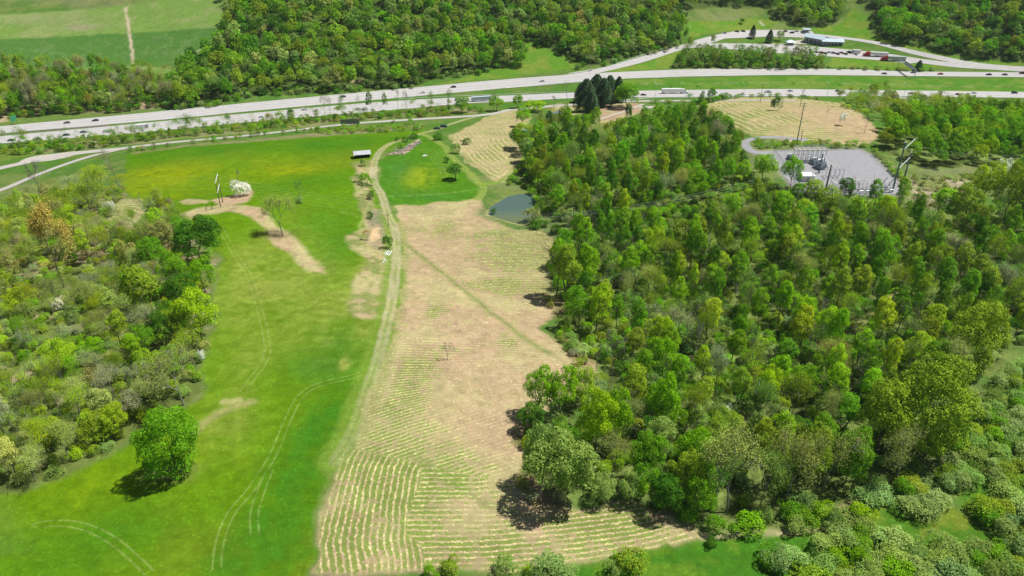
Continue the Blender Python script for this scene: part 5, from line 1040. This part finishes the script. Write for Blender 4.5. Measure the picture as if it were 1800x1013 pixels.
mb.build('deck', mat('beige_grating', (.50, .47, .41), .7, 0, .08, 1), e); mb = MB()
for x in xs_:
    for y in (-2.2, 0, 2.2): insul(mb, x, y, 7.12, 1.0)
    insul(mb, x, -1.9, 2.2, 1.0)
mb.build('insulator', M_CER, e); mb = MB()
for z, y in ((8.2, -2.2), (8.2, 0), (8.2, 2.2), (2.1, -1.9)): mb.tube([(-8.4, y, z), (8.4, y, z)], .07, 6)
mb.build('bus_bar', M_PALE, e)
def transformer(u, v, hd, s, label):
    e = empty('transformer', P1(u, v), R(hd)); e.scale = (s, s, s); tag(e, label, 'transformer', 'transformers in the substation'); mb = MB(); mb.box(-1.6, 1.6, -1.0, 1.0, .1, 2.5); mb.box(-1.7, 1.7, -1.1, 1.1, 2.5, 2.62); mb.box(-1.9, 1.9, -1.3, 1.3, -.3, .1); mb.build('tank', M_BLUEST, e)
    for y in (-1.55, 1.55):
        mb = MB(); [mb.box(x-.04, x+.04, y-.45, y+.45, .5, 2.3) for x in np.linspace(-1.3, 1.3, 12)]; mb.build('radiator', M_GALV, e)
    mb = MB(); mb.tube([(-1.2, .6, 3.3), (1.2, .6, 3.3)], .35, 10); mb.box(-.9, -.8, .5, .7, 2.6, 3.2); mb.box(.8, .9, .5, .7, 2.6, 3.2); mb.build('conservator', M_PALE, e)
    for x in (-1, 0, 1): mb = MB(); insul(mb, x, -.4, 2.62, 1.3, .14); mb.build('bushing', M_CER, e)
transformer(1388, 280, 20, .8, 'small pale transformer at the west end of the bus structure'); transformer(1431, 289, 20, 1.0, 'blue-grey transformer behind the larger one under the bus structure'); transformer(1441, 296, 20, 1.35, 'largest blue-grey transformer, beside the steel pole in the substation')
def rack(u, v, Wd, D, h, label, n=4, bars=3):
    e = empty('bus_bar_rack', P1(u, v), R(0)); tag(e, label, 'bus bar rack', 'bus bar racks in the substation')
    for x in np.linspace(-Wd/2, Wd/2, n):
        for y in (-D/2, D/2): mb = MB(); mb.box(x-.09, x+.09, y-.09, y+.09, -.5, h); mb.build('leg', M_GALV, e)
    mb = MB(); [mb.box(x-.1, x+.1, -D/2, D/2, h, h+.16) for x in np.linspace(-Wd/2, Wd/2, n)]; mb.build('beam', M_GALV, e); mb = MB(); [insul(mb, x, y, h+.16, .8) for x in np.linspace(-Wd/2, Wd/2, n) for y in np.linspace(-D/2+.2, D/2-.2, bars)]; mb.build('insulator', M_CER, e)
    mb = MB(); [mb.tube([(-Wd/2-.5, y, h+1.0), (Wd/2+.5, y, h+1.0)], .11, 6) for y in np.linspace(-D/2+.2, D/2-.2, bars)]; mb.build('bus_bar', M_WHITE2, e)
rack(1496, 336, 20, 4, 4.2, 'wide rack of white bus bars behind the trees at the near side of the pad', 6, 3); rack(1466, 312, 7, 4, 4.4, 'narrow rack of dark switches in the middle of the gravel pad', 4, 3); rack(1452, 336, 7, 4, 3.6, 'small rack beside the tall near steel pole', 3, 3)
for i, (u, v) in enumerate([(1512,341),(1524,341),(1549,338),(1557,334),(1565,339)]):
    e = empty('circuit_breaker', P1(u, v), R(10)); tag(e, ['grey circuit breaker between two slim trees, western one','grey circuit breaker between two slim trees, eastern one','circuit breaker by the pad corner, first of three','circuit breaker by the pad corner, middle of three','circuit breaker by the pad corner, last of three'][i], 'circuit breaker', 'circuit breakers in the substation')
    mb = MB(); mb.tube([(-.9, 0, 1.5), (.9, 0, 1.5)], .42, 10); mb.build('tank', M_GALV, e); mb = MB(); [mb.box(x-.06, x+.06, y-.06, y+.06, -.5, 1.3) for x in (-.7, .7) for y in (-.3, .3)]; mb.build('stand', M_GALV, e)
    for s_ in (-1, 1): mb = MB(); mb.tube([(s_*.4, 0, 1.8), (s_*.95, 0, 3.5)], [.16, .09], 8); mb.build('bushing', M_PALE, e)
e = bldg('control_building', 1417, 316, 0, 'white flat-roofed control building half hidden by trees in the substation', 'building'); walls(e, -3.2, 3.2, -2.2, 2.2, 2.8, 0, M_WHW); mb = MB(); mb.box(-3.5, 3.5, -2.5, 2.5, 2.82, 3.0); mb.build('roof', M_WHITE2, e); opening(e, -.5, .5, -2.25, 0, 2.1, 'door', M_WALLG)
def hframe(name, a, b, ha, hb, arms, label, m, r=.32, cat='power pylon', caps=True, arm_m=None, ext_=0.0):
    pa, pb = P1(*a), P1(*b); Ha, Hb = ha/hscale(pa, a[1]), hb/hscale(pb, b[1]); e = empty(name, pa); tag(e, label, cat); q = Vector(pb-pa)
    for o_, H in ((Vector((0, 0, 0)), Ha), (q, Hb)):
        mb = MB(); mb.tube([o_+Vector((0, 0, -.8)), o_+Vector((0, 0, H))], [r, r*.72], 10); mb.build('pole', m, e)
        if caps: mb = MB(); mb.tube([o_+Vector((0, 0, H)), o_+Vector((0, 0, H+.25))], r*.95, 10); mb.build('cap', M_PALE, e)
    for fz in arms:
        s = Vector((0, 0, Ha*fz)); t = q.copy(); t.z = s.z+min(0, Hb-Ha)*.2 if caps else s.z; d = (t-s).normalized(); mb = MB(); mb.tube([s-d*ext_, t+d*ext_], .2 if caps else .16, 6); mb.build('crossarm', arm_m or M_PALE, e)
    return pa, pb, Ha, Hb
hframe('steel_pole_frame', (1568,338), (1590,311), 84, 42, (.86, .48), 'tall blue-grey two-pole steel frame at the corner of the gravel pad', M_BLUEST, .46)
hframe('steel_pole_frame', (1449,345), (1439,305), 54, 34, (.80, .0), 'two-pole steel frame in front of the transformers', M_DSTEEL, .42)
hframe('wood_pole_frame', (388,364), (392,356), 44, 45, (.97, .60), 'wooden two-pole power frame with white arms on the bare knoll', M_WOOD, .22, 'power pole', False, M_WHITE2, 1.3)
hframe('wood_pole_frame', (1001,420), (1008,415), 34, 32, (.95,), 'wooden two-pole power frame among bushes below the pond', M_WOOD, .2, 'power pole', False, M_WOOD, 1.0)
def pole(u, v, h, label, arm=1.2, r=.16, m=None, nm='utility_pole', cat='utility pole', n_arm=1):
    p = P1(u, v); H = h/hscale(p, v); e = empty(nm, p); tag(e, label, cat); mb = MB(); mb.tube([(0, 0, -.8), (0, 0, H)], [r, r*.7], 8); mb.build('pole', m or M_WOOD, e)
    if arm:
        for i in range(n_arm): mb = MB(); mb.box(-arm, arm, -.07, .07, H-.5-i*1.5, H-.36-i*1.5); [insul(mb, x, 0, H-.36-i*1.5, .35, .08, 3) for x in (-arm+.1, arm-.1)]; mb.build('crossarm', M_WOOD, e)
    return Vector(p)+Vector((0, 0, H))
T = {}
T['a'] = pole(1400, 253, 70, 'tallest dark utility pole standing behind the bus structure', 1.6, .3, M_DSTEEL, n_arm=2); T['b'] = pole(1407, 251, 22, 'short utility pole right beside the tallest one', 0, .2); T['c'] = pole(1406, 188, 30, 'utility pole on the crest of the mown hilltop', 1.4, .2); T['d'] = pole(1336, 181, 33, 'utility pole with crossarm in the scrub before the highway', 2.0, .2)
T['e'] = pole(683, 399, 22, 'thin utility pole at the corner of the large mown field', .9, .14); T['f'] = pole(728, 241, 27, 'thin utility pole behind the rubble heap', .9, .14); T['g'] = pole(908, 232, 20, 'small utility pole beside the light blue cabin', .7, .13); T['h'] = pole(1373, 260, 16, 'short post in the scrub north of the gravel pad', 0, .14)
T['i'] = pole(1411, 175, 20, 'slim utility pole beyond the crest near the highway', 1.0, .16)
for i, (u, v) in enumerate([(1152,171),(1306,172.5),(1453,171),(1588,173)]):
    p = P1(u, v); e = empty('street_lamp', p); tag(e, 'tall highway lamp on the near shoulder, %s of four counted from the pines' % ORD[i], 'street lamp', 'lamps along the near carriageway'); mb = MB(); mb.tube([(0, 0, -.5), (0, 0, 11)], [.14, .08], 8); mb.tube([(0, 0, 10.9), (-.6, 1.2, 11.6), (-1.0, 2.6, 11.8)], .06, 6); mb.build('pole', M_PALE, e); mb = MB(); mb.box(-1.3, -.8, 2.3, 3.3, 11.7, 11.9); mb.build('lamp_head', M_PALE, e)
# wires
def wire(a, b, sag, label='thin power line wire', r=.035, group='power line wires'):
    a, b = Vector(a), Vector(b); pts = [a.lerp(b, t)-Vector((0, 0, 4*sag*t*(1-t))) for t in np.linspace(0, 1, 22)]; mb = MB(); mb.tube(pts, r, 4); return tag(mb.build('power_wire', M_WIRE, None), label, 'wire', group)
pA = Vector(P1(388, 364)); pB = Vector(P1(1001, 420)); pL = Vector(P1(-200, 345)); pS = Vector(P1(1449, 345))
for k, (dz1, dz2, dy) in enumerate(((13, 14.5, 0), (13, 14.5, 3.0), (13, 14.5, 6), (8.6, 13.2, .5), (8.6, 13.2, 5))):
    t_ = 'wire crossing the meadows from the white-armed poles, %s of five' % ORD[k]
    wire(pA+Vector((0, dy, dz1)), pB+Vector((0, dy*.5, dz2-3)), 5.0, t_, .018, 'wires crossing the meadows'); wire(pA+Vector((0, dy, dz1)), pL+Vector((0, dy, 14)), 3, 'wire running west from the white-armed pole frame, %s of five' % ORD[k], .018, 'wires west of the pole frame')
    if k < 3: wire(pB+Vector((0, dy*.5, dz2-3)), pS+Vector((0, dy*.3, 17+k*1.2)), 4, 'wire over the main wood towards the substation, %s of three' % ORD[k], .018, 'wires over the main wood')
pR = Vector(P1(1568, 338))
for k, z in enumerate((22, 20, 12, 11)): wire(pR+Vector((4, 6, z)), Vector(P1(1900, 330))+Vector((0, k*3, z-2)), 4, 'wire running east from the tall two-pole steel frame, %s of four' % ORD[k], .02, 'wires east of the substation')
wire(T['d'], Vector(P1(1150, 175))+Vector((0, 0, 8)), 2.5, 'wire running west from the pole with a crossarm', .025); wire(T['d'], T['i'], 1.5, 'wire from the crossarm pole to the hilltop pole', .025); wire(T['c'], T['a'], 2, 'wire from the hilltop crest to the tallest pole', .035); wire(T['e'], T['f'], 3, 'wire along the farm track between two thin poles', .015)
# fence round the pad
def fence(pts, label, h=2.3, gap=3.2):
    L = W2(pts); e = empty('chain_link_fence', (L[0][0], L[0][1], float(Z(*L[0])))); tag(e, label, 'fence'); o0 = Vector(e.location); mb = MB(); rl = MB(); mesh = MB(); prev = None
    for (ax, ay), (bx, by) in zip(L[:-1], L[1:]):
        n = max(1, int(math.hypot(bx-ax, by-ay)/gap))
        for i in range(n+1):
            x, y = ax+(bx-ax)*i/n, ay+(by-ay)*i/n; z = float(Z(x, y)); q = Vector((x, y, z))-o0; mb.tube([q-Vector((0, 0, .4)), q+Vector((0, 0, h))], .045, 6)
            if prev is not None and (q-prev).length > .1:
                for hh in (h-.05, h*.5, .12): rl.tube([prev+Vector((0, 0, hh)), q+Vector((0, 0, hh))], .03, 4)
                for j in range(10): t = j/10; a_ = prev.lerp(q, t); b_ = prev.lerp(q, t+.1); mesh.tube([a_+Vector((0, 0, .1)), b_+Vector((0, 0, h-.1))], .008, 3); mesh.tube([b_+Vector((0, 0, .1)), a_+Vector((0, 0, h-.1))], .008, 3)
            prev = q
    mb.build('post', M_DSTEEL, e); rl.build('rail', M_DSTEEL, e); mesh.build('mesh', M_GALV, e)
fence([(1360,267),(1372,282),(1385,297),(1398,322)], 'dark chain-link fence crossing the west part of the gravel pad'); fence([(1362,266.5),(1440,265),(1512,264),(1532,275),(1554,296),(1575,318)], 'chain-link fence along the far side of the gravel pad')
# highway furniture
def barrier(name, pts, label, h=.85, w0=.6, m=None, off=0):
    L = resample(W2d(pts), 90); d = np.gradient(L, axis=0); d /= np.hypot(*d.T)[:, None]; nr = np.stack([-d[:, 1], d[:, 0]], 1); mb = MB(); vs = []; z = Z(L[:, 0], L[:, 1])+off
    for i in range(len(L)):
        for s_, hh in ((-w0/2, -.2), (-w0/5, h), (w0/5, h), (w0/2, -.2)): vs.append((*(L[i]+nr[i]*s_), z[i]+hh))
    mb.add(vs, [(i*4+j, i*4+j+1, i*4+j+5, i*4+j+4) for i in range(len(L)-1) for j in range(3)]+[(0, 1, 2, 3), tuple(len(vs)-4+j for j in (3, 2, 1, 0))]); return tag(mb.build(name, m or M_BARR, None), label, 'barrier')
barrier('median_barrier', [(-120,254),(0,237.5),(90,229.5),(190,222)], 'weathered concrete barrier in the narrow median at the west end of the highway', 1.0, 1.2)
def guardrail(pts, label):
    L = resample(W2d(pts), 60); z = Z(L[:, 0], L[:, 1]); e = empty('guardrail', (L[0][0], L[0][1], z[0])); o0 = np.array([*L[0], z[0]]); tag(e, label, 'guardrail'); mb = MB()
    for i in range(len(L)): q = np.array([*L[i], z[i]])-o0; mb.box(q[0]-.07, q[0]+.07, q[1]-.07, q[1]+.07, q[2]-.4, q[2]+.75)
    mb.build('post', M_DSTEEL, e); mb = MB(); q = np.stack([L[:, 0], L[:, 1], z+.62], 1)-o0; mb.tube([tuple(a) for a in q], .13, 4); mb.build('rail', M_GALV, e)
guardrail([(700,175.6),(760,172),(830,169),(900,166.5),(1000,162.5)], 'steel guardrail on the median side of the near carriageway'); guardrail([(890,155.8),(950,151.5),(1020,145.5),(1090,140)], 'steel guardrail below the far carriageway west of the pines'); guardrail([(1060,181),(1140,173.8),(1225,172.8),(1300,172.5)], 'steel guardrail between frontage road and near carriageway'); guardrail([(1000,130.5),(1060,120.5),(1120,101),(1180,82)], 'steel guardrail on the outer side of the entry ramp')
def sign(nm, u, v, hd, pw, ph, z0, mface, mback, label, posts=2, cat='sign'):
    e = empty(nm, P1(u, v), R(hd)); tag(e, label, cat)
    for x in np.linspace(-pw*.35, pw*.35, posts): mb = MB(); mb.box(x-.1, x+.1, -.1, .1, -.8, z0+ph*.8); mb.build('post', M_DSTEEL, e)
    mb = MB(); mb.box(-pw/2, pw/2, -.18, -.1, z0, z0+ph); o = mb.build('panel', mface, e)
    for z in (z0+.05, z0+ph/2, z0+ph-.13): f = MB(); f.box(-pw/2, pw/2, -.26 if mface is M_ALU else -.1, -.18 if mface is M_ALU else -.02, z, z+.08); f.build('brace', mback, o)
    return e
sign('highway_sign', 27, 219, 62, 4.2, 4.0, 2.6, M_GREENS, M_ALU, 'green highway sign on dark posts seen almost edge-on at the west end')
sign('billboard', 616, 222, 4, 13.5, 3.6, 1.6, M_ALU, M_DSTEEL, 'wide grey back of a billboard behind bare trees at the frontage road', 5, 'billboard')
sign('road_sign', 1699, 174, -14, 2.2, 3.6, 1.2, M_BLUES, M_ALU, 'dark blue road sign on the near shoulder by the off ramp', 2)
a, b = P1(1606, 139), P1(1578, 120); e = empty('sign_gantry', a); tag(e, 'steel lattice sign gantry spanning the far carriageway', 'sign gantry'); q = Vector(b-a); mb = MB(); [mb.tube([o_+Vector((dx, 0, -1)), o_+Vector((dx, 0, 8.2))], .16, 6) for o_ in (Vector(), q) for dx in (-.6, .6)]; mb.build('post', M_GALV, e)
mb = MB(); rr4 = [Vector((dx, 0, z)) for dx in (-.6, .6) for z in (7.0, 8.4)]; [mb.tube([r_, Vector((q.x, q.y, q.z))*1+r_], .10, 5) for r_ in rr4]
for i in range(18):
    s, t = q*(i/18), q*((i+1)/18); mb.tube([s+rr4[0], t+rr4[1]], .05, 4); mb.tube([s+rr4[2], t+rr4[3]], .05, 4); mb.tube([s+rr4[1], t+rr4[3]], .05, 4)
mb.build('truss', M_GALV, e); mb = MB(); u_ = q.normalized(); n_ = Vector((-u_.y, u_.x, 0)); s = q*.25-n_*.9; t = q*.75-n_*.9; mb.add([s+Vector((0,0,5.8)), t+Vector((0,0,5.8)), t+Vector((0,0,9.2)), s+Vector((0,0,9.2)), s-n_*.12+Vector((0,0,5.8)), t-n_*.12+Vector((0,0,5.8)), t-n_*.12+Vector((0,0,9.2)), s-n_*.12+Vector((0,0,9.2))], [(0,1,2,3),(7,6,5,4),(0,4,5,1),(1,5,6,2),(2,6,7,3),(3,7,4,0)]); mb.build('panel', M_ALU, e)
# heaps
pp = P1(682, 446); e = empty('pipe_pile', pp, R(80)); tag(e, 'heap of long white pipes lying beside the farm track', 'pipe pile')
for i in range(7): mb = MB(); y = (i-3)*.42; mb.tube([(-2.2+random.uniform(-.5, .5), y*.9, .2), (2.2+random.uniform(-.5, .5), y*.9+random.uniform(-.3, .3), .25+.1*(i % 2))], .10, 8); mb.build('pipe', M_WHITE2, e)
for i, (u, v) in enumerate(((676,457),(674,462),(678,460))):
    mb = MB(); mb.box(-.4, .4, -.3, .3, -.1, .35); o = mb.build('concrete_block', M_WHITE2, None); o.location = P1(u, v); o.rotation_euler = (.2, .1, i*1.3); tag(o, ['white block nearest to the heap of white pipes','lowest of the three white blocks below the white pipes','white block on the track side below the white pipes'][i], 'block', 'white blocks below the pipes')
def chunk(mb, c, s, r):
    vs = [Vector(c)+Vector((x*s*r.uniform(.5, 1), y*s*r.uniform(.5, 1), z*s*r.uniform(.3, .8))) for z in (-1, 1) for x, y in ((-1, -1), (1, -1), (1, 1), (-1, 1))]; mb.add(vs, [(3,2,1,0),(4,5,6,7),(0,1,5,4),(1,2,6,5),(2,3,7,6),(3,0,4,7)])
mb = MB(); r_ = random.Random(4); poly = W2([(684,270),(700,262),(722,254),(738,248),(742,252),(725,262),(708,272),(690,274)]); q = np.array(poly); n_ = 0
while n_ < 260:
    x, y = r_.uniform(q[:, 0].min(), q[:, 0].max()), r_.uniform(q[:, 1].min(), q[:, 1].max())
    if inside(np.array([x]), np.array([y]), poly)[0]: chunk(mb, (x, y, float(Z(x, y))+r_.uniform(0, .5)), r_.uniform(.15, .45), r_); n_ += 1
tag(mb.build('rubble', M_RUBB, None), 'heap of broken stone and brush inside the bend of the dirt track', 'rubble heap', None, 'stuff')
mb = MB(); [chunk(mb, (dx, dy, .2), .6, r_) for dx, dy in ((0, 0), (.9, .2), (-.8, .1), (.2, .7))]; o = mb.build('pale_rocks', M_WHITE2, None); o.location = P1(747, 275); tag(o, 'small heap of white rocks on the upper green field', 'rocks')

# the air: far things fade a little towards pale blue
zmin = float(min(LZ.min(), V[:, 2].min()))-1
hz = MB(); hz.box(-1494, 1494, -80, 1620, zmin, max(CZ, float(LZ.max()))+40); hm = bpy.data.materials.new('haze'); hm.use_nodes = True; t = hm.node_tree; [t.nodes.remove(x) for x in list(t.nodes)]
out = t.nodes.new('ShaderNodeOutputMaterial'); pv = t.nodes.new('ShaderNodeVolumePrincipled'); pv.inputs['Color'].default_value = (.80, .88, 1, 1); pv.inputs['Density'].default_value = HAZE; pv.inputs['Anisotropy'].default_value = .2
t.links.new(pv.outputs[0], out.inputs['Volume']); tag(hz.build('haze', hm), 'thin pale summer haze filling the air of the valley', None, None, 'stuff')
